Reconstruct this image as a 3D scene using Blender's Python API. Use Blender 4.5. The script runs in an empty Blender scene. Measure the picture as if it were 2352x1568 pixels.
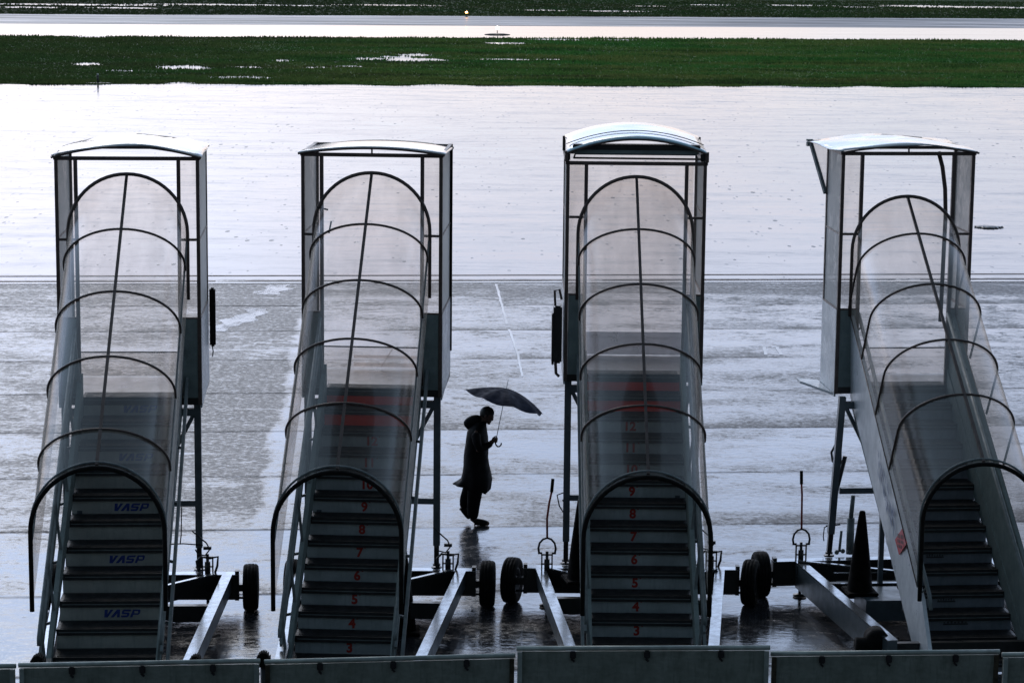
import bpy, bmesh, math, random
from mathutils import Vector, Matrix, noise
random.seed(7)
sc = bpy.context.scene
C = sc.collection
R = math.radians
PI = math.pi

# ------------------------------------------------------------------ camera
CAM_H, PITCH, ROLL, FPX = 8.674, 0.1704, 0.0098, 5715.4      # focal length in pixels of a 2352 px wide frame
cam = bpy.data.cameras.new('camera')
cam.sensor_width = 36; cam.lens = FPX / 2352 * 36
cam.clip_start = 0.5; cam.clip_end = 20000
co = bpy.data.objects.new('camera', cam); C.objects.link(co)
co.rotation_mode = 'QUATERNION'
co.rotation_quaternion = (Matrix.Rotation(PI/2 - PITCH, 3, 'X') @ Matrix.Rotation(ROLL, 3, 'Z')).to_quaternion()
co.location = (0, 0, CAM_H)
sc.camera = co

# ------------------------------------------------------------------ sky
SUN_EL, SUN_AZ = 34, -14         # overcast sun ahead of the camera, a little to the left
w = bpy.data.worlds.new('World'); sc.world = w; w.use_nodes = True
nt = w.node_tree; nt.nodes.clear()
def N(nt, t, **k):
    n = nt.nodes.new(t)
    for a, b in k.items(): setattr(n, a, b)
    return n
def L(nt, a, b): nt.links.new(a, b)
def math_(nt, op, a, b=None, c=None, clamp=False):
    n = N(nt, 'ShaderNodeMath', operation=op, use_clamp=clamp)
    for i, v in enumerate((a, b, c)):
        if v is None: continue
        if isinstance(v, (int, float)): n.inputs[i].default_value = v
        else: L(nt, v, n.inputs[i])
    return n.outputs[0]
def mapr(nt, v, a, b, c=0, d=1, smooth=False):
    n = N(nt, 'ShaderNodeMapRange')
    if smooth: n.interpolation_type = 'SMOOTHSTEP'
    L(nt, v, n.inputs[0])
    for i, x in zip((1, 2, 3, 4), (a, b, c, d)): n.inputs[i].default_value = x
    return n.outputs[0]
def mixc(nt, f, a, b, mode='MIX'):
    n = N(nt, 'ShaderNodeMix', data_type='RGBA', blend_type=mode)
    for s, v in ((n.inputs[0], f), (n.inputs[6], a), (n.inputs[7], b)):
        if isinstance(v, (int, float)): s.default_value = v
        elif isinstance(v, tuple): s.default_value = (*v, 1) if len(v) == 3 else v
        else: L(nt, v, s)
    return n.outputs[2]
def noise_(nt, vec, scale, detail=4, rough=.5, dist=0):
    n = N(nt, 'ShaderNodeTexNoise'); n.inputs['Scale'].default_value = scale
    n.inputs['Detail'].default_value = detail; n.inputs['Roughness'].default_value = rough
    n.inputs['Distortion'].default_value = dist
    L(nt, vec, n.inputs['Vector']); return n.outputs[0]
def mapping(nt, vec, scale=(1, 1, 1), rot=(0, 0, 0), loc=(0, 0, 0)):
    n = N(nt, 'ShaderNodeMapping'); L(nt, vec, n.inputs[0])
    n.inputs['Scale'].default_value = scale; n.inputs['Rotation'].default_value = rot
    n.inputs['Location'].default_value = loc
    return n.outputs[0]
sky = N(nt, 'ShaderNodeTexSky', sky_type='NISHITA'); sky.sun_disc = False
sky.sun_elevation = R(SUN_EL); sky.sun_rotation = R(SUN_AZ)
tc = N(nt, 'ShaderNodeTexCoord')
sep = N(nt, 'ShaderNodeSeparateXYZ'); L(nt, tc.outputs['Generated'], sep.inputs[0])
# storm cloud deck: bright under the clearing ahead, dark overhead and behind
front = mapr(nt, sep.outputs['Y'], -.35, .93, .17, 1, True)
elev = mapr(nt, sep.outputs['Z'], .16, .68, 1, .25, True)
bank = mapr(nt, sep.outputs['Z'], .02, .20, .60, 1.0, True)      # hazy bank along the horizon
base = math_(nt, 'MULTIPLY', front, elev)
cl = noise_(nt, mapping(nt, tc.outputs['Generated'], (2.2, 2.2, 15)), 1.6, 5, .55, .4)
clm = mapr(nt, cl, .3, .7, .82, 1.16)
leftw = mapr(nt, sep.outputs['X'], -.24, .06, 1.38, .93, True)
amp = math_(nt, 'MULTIPLY', math_(nt, 'MULTIPLY', math_(nt, 'MULTIPLY', base, clm), leftw), bank)
warm = noise_(nt, mapping(nt, tc.outputs['Generated'], (3, 3, 22), (0, 0, 0), (3, 1, 5)), 1.5, 3)
hue0 = mixc(nt, mapr(nt, warm, .38, .62), (.86, .94, 1.14), (1.13, .95, .99))
hue0 = mixc(nt, mapr(nt, sep.outputs['Z'], .05, .24, 0, 1, True), hue0, (.69, .87, 1.28))
tint = mixc(nt, base, (.66, .92, 1.14), hue0)
cloud = mixc(nt, 1.0, tint, (1.12, 1.12, 1.12), 'MULTIPLY')
vm = N(nt, 'ShaderNodeVectorMath', operation='SCALE'); L(nt, cloud, vm.inputs[0]); L(nt, amp, vm.inputs['Scale'])
vs = N(nt, 'ShaderNodeVectorMath', operation='SCALE'); L(nt, sky.outputs[0], vs.inputs[0]); vs.inputs['Scale'].default_value = .10
b1 = N(nt, 'ShaderNodeBackground'); L(nt, vm.outputs[0], b1.inputs[0]); b1.inputs[1].default_value = 1.0
# thin share of clear sky through the clouds, dimmed by them
vs2 = N(nt, 'ShaderNodeVectorMath', operation='SCALE'); L(nt, vs.outputs[0], vs2.inputs[0]); vs2.inputs['Scale'].default_value = .22
add = N(nt, 'ShaderNodeVectorMath', operation='ADD'); L(nt, vm.outputs[0], add.inputs[0]); L(nt, vs2.outputs[0], add.inputs[1])
L(nt, add.outputs[0], b1.inputs[0])
wo = N(nt, 'ShaderNodeOutputWorld'); L(nt, b1.outputs[0], wo.inputs[0])

sl = bpy.data.lights.new('sun', 'SUN'); sl.energy = .5; sl.angle = R(28); sl.color = (1, .96, .92)
so = bpy.data.objects.new('sun', sl); C.objects.link(so)
az = R(SUN_AZ)
sdir = Vector((math.sin(az)*math.cos(R(SUN_EL)), math.cos(az)*math.cos(R(SUN_EL)), math.sin(R(SUN_EL))))
so.rotation_euler = sdir.to_track_quat('Z', 'Y').to_euler(); so.location = (0, 0, 60)

sc.view_settings.view_transform = 'Standard'; sc.view_settings.look = 'None'
sc.view_settings.exposure = 0.30; sc.view_settings.gamma = 1
sc.cycles.transparent_max_bounces = 24; sc.cycles.max_bounces = 8

# ------------------------------------------------------------------ materials
def mat(name):
    m = bpy.data.materials.new(name); m.use_nodes = True
    t = m.node_tree; p = t.nodes['Principled BSDF']; return m, t, p
def objc(t): return N(t, 'ShaderNodeTexCoord').outputs['Object']
def geo(t): return N(t, 'ShaderNodeNewGeometry').outputs['Position']
def bump(t, h, strength, dist, p):
    b = N(t, 'ShaderNodeBump'); b.inputs['Strength'].default_value = strength; b.inputs['Distance'].default_value = dist
    L(t, h, b.inputs['Height']); L(t, b.outputs[0], p.inputs['Normal'])
def simple(name, col, rough=.5, metal=0, var=.25, scale=6, col2=None, spec=.5, bmp=0):
    m, t, p = mat(name)
    n = noise_(t, objc(t), scale, 5, .6)
    c2 = col2 or tuple(c*(1-var) for c in col)
    L(t, mixc(t, mapr(t, n, .35, .65), col, c2), p.inputs['Base Color'])
    L(t, mapr(t, n, .3, .7, rough*.8, min(1, rough*1.25)), p.inputs['Roughness'])
    p.inputs['Metallic'].default_value = metal; p.inputs['Specular IOR Level'].default_value = spec
    if bmp: bump(t, noise_(t, objc(t), scale*8, 3), bmp, .01, p)
    return m
M = {}
def painted(name, col, grime, rough=.45, spec=.4):
    m, t, p = mat(name)
    o = objc(t)
    n = noise_(t, o, 3.5, 6, .65); d = noise_(t, mapping(t, o, (9, 9, 1.3)), 3, 5, .6)
    c = mixc(t, mapr(t, n, .38, .7, 0, .7), col, grime)
    c = mixc(t, mapr(t, d, .5, .75, 0, .55), c, grime)
    L(t, c, p.inputs['Base Color']); L(t, mapr(t, n, .3, .7, rough*.7, rough*1.3), p.inputs['Roughness'])
    p.inputs['Specular IOR Level'].default_value = spec
    return m
M['riser'] = painted('riser_paint', (.44, .51, .53), (.25, .30, .31), .4)
M['riser_beige'] = painted('riser_beige_paint', (.46, .49, .46), (.27, .30, .29), .4)
M['riser_dull'] = painted('riser_dull_paint', (.25, .29, .34), (.14, .17, .19), .4)
M['riser_red'] = painted('riser_red_paint', (.90, .05, .03), (.78, .06, .05), .5)
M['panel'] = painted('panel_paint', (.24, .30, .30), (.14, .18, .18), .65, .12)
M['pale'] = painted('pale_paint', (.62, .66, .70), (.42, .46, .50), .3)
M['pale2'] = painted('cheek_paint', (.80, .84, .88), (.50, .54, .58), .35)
M['tread'] = simple('ribbed_tread', (.022, .026, .03), .55, 0, .4, 10)
M['frame'] = simple('dark_frame_metal', (.125, .098, .090), .4, .3, .35, 9)
M['rail'] = simple('grey_rail_metal', (.22, .26, .27), .5, .15, .35, 7, spec=.25)
M['beam'] = simple('black_beam_paint', (.02, .022, .024), .32, 0, .4, 5)
M['galv'] = simple('wet_galvanised_steel', (.42, .45, .48), .17, .75, .45, 9)
M['bluegrey'] = simple('blue_grey_leg_paint', (.11, .14, .16), .35, .1, .3, 6)
M['rubber'] = simple('black_rubber', (.008, .008, .008), .85, 0, .3, 20, spec=.2)
M['hub'] = simple('wheel_steel', (.06, .06, .065), .5, .6, .4, 10)
M['cone'] = simple('dirty_cone_plastic', (.005, .004, .004), .8, 0, .5, 9, spec=.12)
M['red'] = simple('red_handle_paint', (.35, .02, .012), .4, 0, .3, 9)
M['redmark'] = simple('red_number_paint', (.46, .03, .02), .5, 0, .4, 30)
M['bluemark'] = simple('blue_lettering_paint', (.012, .05, .30), .5, 0, .35, 30)
M['darkmark'] = simple('faded_dark_lettering', (.05, .055, .06), .5, 0, .3, 40)
M['signred'] = simple('red_sign_paint', (.75, .05, .06), .4, 0, .25, 9)
M['white'] = simple('white_mark_paint', (.7, .7, .68), .5, 0, .2, 9)
M['green'] = painted('green_grey_sheet_metal', (.25, .29, .255), (.10, .125, .10), .5, .2)
_g = M['green'].node_tree; _p = _g.nodes['Principled BSDF']
_o = objc(_g); _h = math_(_g, 'ADD', noise_(_g, mapping(_g, _o, (1, 1, 1.6)), 2.4, 3), math_(_g, 'MULTIPLY', noise_(_g, _o, 14, 4), .12))
bump(_g, _h, .8, .05, _p)
M['greenrail'] = simple('green_grey_rail_paint', (.36, .43, .40), .35, .1, .35, 8)
M['rust'] = simple('rusty_edge_metal', (.07, .06, .035), .7, .2, .6, 14)
M['cloth'] = simple('black_wet_cloth', (.007, .007, .009), .6, 0, .4, 12, spec=.12, bmp=.3)
M['trouser'] = simple('dark_trouser_cloth', (.006, .006, .007), .85, 0, .3, 12, spec=.08)
M['skinp'] = simple('skin', (.10, .05, .035), .55, 0, .15, 12)
M['hair'] = simple('black_hair', (.006, .005, .005), .5, 0, .2, 60)
M['umb'] = simple('navy_umbrella_fabric', (.005, .012, .040), .8, 0, .5, 9, spec=.18)
M['building'] = simple('unseen_terminal_wall', (.12, .12, .12), .7, 0, .3, 1)
M['puck'] = simple('lamp_housing', (.05, .05, .05), .5, .2, .3, 9)

def sheet(name, tint, haze_f, milk, rough=.18, gl=1.0, dirt=.12, slant=4.5):
    """translucent plastic sheeting: mostly see-through, slightly milky, glossy at grazing angles"""
    m, t, p = mat(name); t.nodes.remove(p)
    out = [n for n in t.nodes if n.type == 'OUTPUT_MATERIAL'][0]
    o = objc(t)
    tr = N(t, 'ShaderNodeBsdfTransparent')
    g = noise_(t, mapping(t, o, (2, .6, .6)), 2.2, 5, .6)
    L(t, mixc(t, mapr(t, g, .35, .7), tint, tuple(c*(1-dirt) for c in tint)), tr.inputs[0])
    tl = N(t, 'ShaderNodeBsdfTranslucent'); tl.inputs[0].default_value = (*milk, 1)
    df = N(t, 'ShaderNodeBsdfDiffuse'); df.inputs[0].default_value = (*milk, 1)
    m1 = N(t, 'ShaderNodeMixShader'); m1.inputs[0].default_value = .35; L(t, tl.outputs[0], m1.inputs[1]); L(t, df.outputs[0], m1.inputs[2])
    m2 = N(t, 'ShaderNodeMixShader'); lw = N(t, 'ShaderNodeLayerWeight'); lw.inputs[0].default_value = .5
    hz = math_(t, 'MULTIPLY', mapr(t, g, .3, .75, haze_f*.6, haze_f*1.4), math_(t, 'ADD', .65, math_(t, 'MULTIPLY', math_(t, 'POWER', lw.outputs['Facing'], 2.5), slant)), clamp=True)
    sp_ = noise_(t, o, 9, 5, .7)
    hz = math_(t, 'MULTIPLY', hz, mapr(t, sp_, .35, .68, .8, 1.35), clamp=True)
    L(t, hz, m2.inputs[0])
    L(t, tr.outputs[0], m2.inputs[1]); L(t, m1.outputs[0], m2.inputs[2])
    gb = N(t, 'ShaderNodeBsdfGlossy'); gb.inputs['Roughness'].default_value = rough; gb.inputs[0].default_value = (.9, .93, .95, 1)
    fr = N(t, 'ShaderNodeFresnel'); fr.inputs[0].default_value = 1.5
    ff = math_(t, 'MULTIPLY', fr.outputs[0], gl)
    bf = N(t, 'ShaderNodeNewGeometry').outputs['Backfacing']
    ff = math_(t, 'MULTIPLY', ff, math_(t, 'SUBTRACT', 1.0, math_(t, 'MULTIPLY', bf, .6)))
    m3 = N(t, 'ShaderNodeMixShader'); L(t, ff, m3.inputs[0]); L(t, m2.outputs[0], m3.inputs[1]); L(t, gb.outputs[0], m3.inputs[2])
    L(t, m3.outputs[0], out.inputs[0])
    return m
M['tube'] = sheet('clear_tube_sheet', (.955, .90, .855), .095, (.60, .55, .50), .22, .30)
M['frost'] = sheet('frosted_panel', (.92, .88, .85), .14, (.60, .57, .54), .3, .35)
M['frostside'] = sheet('darkened_side_pane', (.74, .73, .72), .30, (.55, .55, .54), .3, .35)  # shade of obliquely overlapping panes put into tint and haze
M['roof'] = sheet('roof_sheet', (.75, .8, .82), .5, (.7, .78, .8), .2, .9, .3)
def wetroof(name, col, rough):
    m, t, p = mat(name)
    o = objc(t); n = noise_(t, mapping(t, o, (1.2, 3, 1)), 1.4, 4, .5, 1.2)
    L(t, mixc(t, mapr(t, n, .42, .6), col, tuple(c*.72 for c in col)), p.inputs['Base Color'])
    L(t, mapr(t, n, .4, .62, rough*.6, rough*1.8), p.inputs['Roughness'])
    p.inputs['Coat Weight'].default_value = 1; p.inputs['Coat Roughness'].default_value = .06
    p.inputs['Transmission Weight'].default_value = 0
    return m
M['roofblue'] = wetroof('wet_pale_blue_roof', (.50, .74, .84), .25)
M['roofwhite'] = wetroof('wet_white_roof', (.72, .78, .82), .25)

def emis(name, col, s):
    m, t, p = mat(name); p.inputs['Emission Color'].default_value = (*col, 1); p.inputs['Emission Strength'].default_value = s
    p.inputs['Base Color'].default_value = (.1, .1, .1, 1); return m
M['amber'] = emis('amber_lamp', (1, .45, .12), 18); M['whitelamp'] = emis('white_lamp', (1, .92, .85), 12)

JY, JD, JYAW = 34.72, 3.417, math.tan(.084)
def near_apron():
    m, t, p = mat('wet_concrete_apron')
    o = geo(t)
    s = N(t, 'ShaderNodeSeparateXYZ'); L(t, o, s.inputs[0])
    v = math_(t, 'SUBTRACT', s.outputs[1], math_(t, 'MULTIPLY', s.outputs[0], JYAW))
    u = math_(t, 'ADD', s.outputs[0], math_(t, 'MULTIPLY', s.outputs[1], JYAW))
    wob = math_(t, 'MULTIPLY', math_(t, 'SUBTRACT', noise_(t, o, 1.3, 4), .5), .02)
    vv = math_(t, 'ADD', v, wob)
    def joint(c, off, sp, wd):
        f = math_(t, 'FRACT', math_(t, 'DIVIDE', math_(t, 'SUBTRACT', c, off), sp))
        d = math_(t, 'MULTIPLY', math_(t, 'MINIMUM', f, math_(t, 'SUBTRACT', 1.0, f)), sp)
        return mapr(t, d, wd*.5, wd, 1, 0)
    wdn = noise_(t, mapping(t, o, (.45, 3, 1)), 1.1, 5)
    jn = math_(t, 'MULTIPLY', joint(vv, JY, JD, .085), mapr(t, wdn, .33, .55, .6, 1))
    slab = N(t, 'ShaderNodeTexWhiteNoise', noise_dimensions='1D')
    L(t, math_(t, 'FLOOR', math_(t, 'DIVIDE', math_(t, 'SUBTRACT', v, JY), JD)), slab.inputs['W'])
    # dry, rough patch on the left: x < boundary, with a ragged edge
    edge = math_(t, 'ADD', s.outputs[0], math_(t, 'MULTIPLY', math_(t, 'SUBTRACT', v, 34.5), .051))
    edge = math_(t, 'ADD', edge, math_(t, 'MULTIPLY', math_(t, 'SUBTRACT', noise_(t, mapping(t, o, (1.2, .8, 1)), 1.1, 6, .65), .5), .75))
    dry = mapr(t, edge, -3.55, -3.72, 0, 1)
    dry = math_(t, 'MULTIPLY', dry, mapr(t, math_(t, 'ADD', v, math_(t, 'MULTIPLY', noise_(t, o, .9, 5), 4.0)), 35.2, 38.4))
    dry = math_(t, 'MULTIPLY', dry, mapr(t, v, 59.5, 58.9))
    # streaky wetness, long across the view
    st = noise_(t, mapping(t, o, (.7, 1.25, 1), (0, 0, .084)), .9, 10, .74, .15)
    st2 = noise_(t, mapping(t, o, (2.0, 2.8, 1)), 1.6, 8, .75)
    fard = mapr(t, v, 42, 57, 0, 1)                                   # more worn patches towards the lane edge
    thr = mapr(t, fard, 0, 1, .535, .495)
    grain = noise_(t, mapping(t, o, (1, 1.15, 1)), 10, 6, .85)
    d1 = math_(t, 'MULTIPLY', math_(t, 'SUBTRACT', math_(t, 'ADD', math_(t, 'MULTIPLY', st, .55), math_(t, 'MULTIPLY', st2, .45)), thr), 8, clamp=True)
    d1 = math_(t, 'MULTIPLY', d1, .85)
    leftst = mapr(t, math_(t, 'ADD', math_(t, 'MULTIPLY', st, .45), math_(t, 'MULTIPLY', st2, .55)), .40, .58, .30, 1.15)
    farleft = mapr(t, s.outputs[0], -5.9, -7.2, 1, .55)
    leftst = math_(t, 'MULTIPLY', leftst, farleft)
    # thin bright and dark bands lying along the slabs
    bnd = noise_(t, mapping(t, o, (.06, 3.2, 1), (0, 0, .084)), 1.0, 4, .6)
    leftst = math_(t, 'MULTIPLY', leftst, mapr(t, bnd, .56, .66, 1, .45))
    d2 = math_(t, 'MULTIPLY', dry, leftst)
    # worn, drier concrete on both sides of a joint
    jf = math_(t, 'FRACT', math_(t, 'DIVIDE', math_(t, 'SUBTRACT', v, JY), JD))
    jnear = mapr(t, jf, .0, .30, 1, 0)
    jpatch = math_(t, 'MULTIPLY', jnear, mapr(t, noise_(t, mapping(t, o, (.30, .55, 1), (0, 0, 0), (11, 2, 0)), 1, 6, .65), .42, .60, 0, .80))
    d1 = math_(t, 'MAXIMUM', d1, jpatch)
    # the dark band just before the lane line
    band = math_(t, 'MULTIPLY', mapr(t, v, 56.2, 57.2), mapr(t, v, 58.7, 58.5))
    band = math_(t, 'MULTIPLY', band, mapr(t, noise_(t, mapping(t, o, (.15, 1.6, 1)), 1, 5, .6), .38, .6, .2, .9))
    dryness = math_(t, 'MAXIMUM', math_(t, 'MAXIMUM', d1, d2), band)
    fine = noise_(t, mapping(t, o, (1, 1.3, 1)), 5, 8, .8)
    damp = noise_(t, mapping(t, o, (.55, .85, 1)), .8, 10, .76, .2)
    dryness = math_(t, 'ADD', dryness, mapr(t, damp, .44, .62, 0, .52))
    dryness = math_(t, 'ADD', dryness, math_(t, 'MULTIPLY', slab.outputs[0], .22))
    mod = math_(t, 'MULTIPLY', math_(t, 'SUBTRACT', fine, .48), 1.3)
    mod = math_(t, 'ADD', mod, math_(t, 'MULTIPLY', math_(t, 'SUBTRACT', grain, .5), 2.6))
    mod = math_(t, 'MULTIPLY', mod, math_(t, 'ADD', .50, dryness))
    dryness = math_(t, 'ADD', math_(t, 'MINIMUM', dryness, .92), mod, clamp=True)
    # raindrop / pit marks
    vo = N(t, 'ShaderNodeTexVoronoi'); vo.inputs['Scale'].default_value = 3.0; L(t, mapping(t, o, (1, 1.0, 1)), vo.inputs['Vector'])
    rnd = N(t, 'ShaderNodeSeparateColor'); L(t, vo.outputs['Color'], rnd.inputs[0])
    pit = math_(t, 'MULTIPLY', math_(t, 'LESS_THAN', vo.outputs['Distance'], math_(t, 'MULTIPLY', rnd.outputs[1], .15)), math_(t, 'GREATER_THAN', rnd.outputs[0], .40))
    dk = math_(t, 'MAXIMUM', jn, math_(t, 'MULTIPLY', pit, .75))
    cc = mixc(t, mapr(t, fine, .3, .7), (.030, .034, .042), (.048, .052, .060))
    cc = mixc(t, math_(t, 'MULTIPLY', dryness, .8), cc, (.048, .046, .052))
    cc = mixc(t, dk, cc, (.008, .008, .010))
    L(t, cc, p.inputs['Base Color'])
    L(t, math_(t, 'ADD', math_(t, 'MULTIPLY', dryness, .40), math_(t, 'MULTIPLY', slab.outputs[0], .03), None), p.inputs['Roughness'])
    r = [n for n in t.nodes if n.type == 'MATH'][-1]
    r2 = math_(t, 'ADD', r.outputs[0], .062); L(t, r2, p.inputs['Roughness'])
    sp = math_(t, 'MULTIPLY', mapr(t, dryness, 0, 1, 1.0, .13), math_(t, 'SUBTRACT', 1.0, math_(t, 'MULTIPLY', dk, .95)))
    L(t, sp, p.inputs['Specular IOR Level']); p.inputs['IOR'].default_value = 1.66
    bump(t, noise_(t, mapping(t, o, (1, 1.6, 1)), 5, 4, .6), .22, .02, p)
    return m
def far_apron():
    m, t, p = mat('flooded_tarmac')
    o = geo(t)
    st = noise_(t, mapping(t, o, (.16, .8, 1), (0, 0, .084)), 1, 10, .78, .3)
    fs_ = noise_(t, mapping(t, o, (.8, 1.6, 1), (0, 0, .084)), 1.6, 8, .8)
    st2 = noise_(t, mapping(t, o, (.03, .5, 1), (0, 0, .084), (4, 9, 0)), 1, 4, .55)
    vo = N(t, 'ShaderNodeTexVoronoi'); vo.inputs['Scale'].default_value = 2.6; L(t, mapping(t, o, (1.2, .42, 1)), vo.inputs['Vector'])
    rnd = N(t, 'ShaderNodeSeparateColor'); L(t, vo.outputs['Color'], rnd.inputs[0])
    pit = math_(t, 'MULTIPLY', math_(t, 'LESS_THAN', vo.outputs['Distance'], math_(t, 'MULTIPLY', rnd.outputs[1], mapr(t, noise_(t, mapping(t, o, (.12, .2, 1)), 1, 4, .6), .38, .62, .06, .26))), math_(t, 'GREATER_THAN', rnd.outputs[0], .42))
    vo2 = N(t, 'ShaderNodeTexVoronoi'); vo2.inputs['Scale'].default_value = 4.5; L(t, mapping(t, o, (1.1, .30, 1)), vo2.inputs['Vector'])
    r2_ = N(t, 'ShaderNodeSeparateColor'); L(t, vo2.outputs['Color'], r2_.inputs[0])
    pit2 = math_(t, 'MULTIPLY', math_(t, 'LESS_THAN', vo2.outputs['Distance'], math_(t, 'MULTIPLY', r2_.outputs[1], .26)), math_(t, 'GREATER_THAN', r2_.outputs[0], .55))
    pit = math_(t, 'MAXIMUM', pit, math_(t, 'MULTIPLY', pit2, .65))
    d = math_(t, 'MAXIMUM', mapr(t, math_(t, 'ADD', math_(t, 'MULTIPLY', st, .6), math_(t, 'MULTIPLY', fs_, .4)), .44, .64, 0, .75), math_(t, 'MULTIPLY', pit, 1.0))
    L(t, mixc(t, d, (.045, .048, .055), (.03, .03, .034)), p.inputs['Base Color'])
    L(t, mapr(t, d, 0, 1, .07, .34), p.inputs['Roughness'])
    L(t, math_(t, 'MULTIPLY', mapr(t, d, 0, 1, 1.0, .22), mapr(t, st2, .35, .7, 1, .80)), p.inputs['Specular IOR Level'])
    p.inputs['IOR'].default_value = 1.6
    bump(t, noise_(t, mapping(t, o, (.5, 1.6, 1)), 3, 4, .6), .05, .01, p)
    return m
def wet(name, col, rough, spec=.9, ior=1.45, dryf=0):
    m, t, p = mat(name)
    o = geo(t); n = noise_(t, mapping(t, o, (.05, .5, 1), (0, 0, .084)), 1, 6, .6)
    L(t, mixc(t, mapr(t, n, .35, .65), col, tuple(c*.6 for c in col)), p.inputs['Base Color'])
    L(t, mapr(t, n, .35, .65, rough, rough*2), p.inputs['Roughness'])
    L(t, mapr(t, n, .3, .7, spec, spec*(1-dryf)), p.inputs['Specular IOR Level']); p.inputs['IOR'].default_value = ior
    return m
M['near'] = near_apron(); M['far'] = far_apron()
M['runway_wet'] = wet('flooded_runway_edge', (.12, .12, .13), .05, 1.0, 1.7)
M['runway'] = wet('damp_runway_asphalt', (.05, .05, .055), .26, .30, 1.5, .5)
M['water'] = wet('puddle_water', (.05, .06, .05), .10, .9, 1.4, .5)
M['lane'] = wet('worn_lane_paint', (.50, .49, .48), .12, 1.0, 1.7, .25)
def worn():
    m, t, p = mat('worn_guide_paint'); o = geo(t)
    n = noise_(t, mapping(t, o, (1, .6, 1)), 2.2, 8, .75)
    p.inputs['Base Color'].default_value = (.42, .41, .40, 1); p.inputs['Roughness'].default_value = .16; p.inputs['IOR'].default_value = 1.6
    L(t, mapr(t, n, .46, .66, .9, .0), p.inputs['Alpha']); return m
M['worn'] = worn()
M['lane_dark'] = simple('red_brown_lane_paint', (.10, .03, .03), .5, 0, .4, 2)
def grass():
    m, t, p = mat('wet_grass')
    o = geo(t)
    n = noise_(t, mapping(t, o, (.06, .16, 1)), 1, 6, .62); f = noise_(t, o, 2.2, 4, .7)
    s = N(t, 'ShaderNodeSeparateXYZ'); L(t, o, s.inputs[0])
    left = mapr(t, s.outputs[0], -4, -24, 0, .75)
    c = mixc(t, mapr(t, n, .40, .60), (.060, .200, .045), (.160, .200, .060))
    c = mixc(t, mapr(t, noise_(t, mapping(t, o, (.14, .30, 1), (0, 0, 0), (2, 8, 0)), 1, 7, .7), .50, .62, 0, .75), c, (.018, .060, .014))
    c = mixc(t, mapr(t, noise_(t, mapping(t, o, (.03, .25, 1), (0, 0, 0), (7, 3, 0)), 1, 5, .6), .52, .66, 0, .8), c, (.055, .045, .034))
    c = mixc(t, left, c, (.058, .078, .034))
    c = mixc(t, mapr(t, f, .3, .7, 0, .55), c, (.014, .055, .012))
    # far strip beyond the runway is duller
    c = mixc(t, mapr(t, s.outputs[1], 195, 210, 0, .7), c, (.030, .040, .024))
    L(t, c, p.inputs['Base Color']); p.inputs['Roughness'].default_value = .8; p.inputs['Specular IOR Level'].default_value = .12
    tl = N(t, 'ShaderNodeBsdfTranslucent'); L(t, c, tl.inputs[0]); mx = N(t, 'ShaderNodeMixShader'); mx.inputs[0].default_value = .5
    out = [n for n in t.nodes if n.type == 'OUTPUT_MATERIAL'][0]
    L(t, p.outputs[0], mx.inputs[1]); L(t, tl.outputs[0], mx.inputs[2]); L(t, mx.outputs[0], out.inputs[0])
    return m
M['grass'] = grass()

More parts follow.
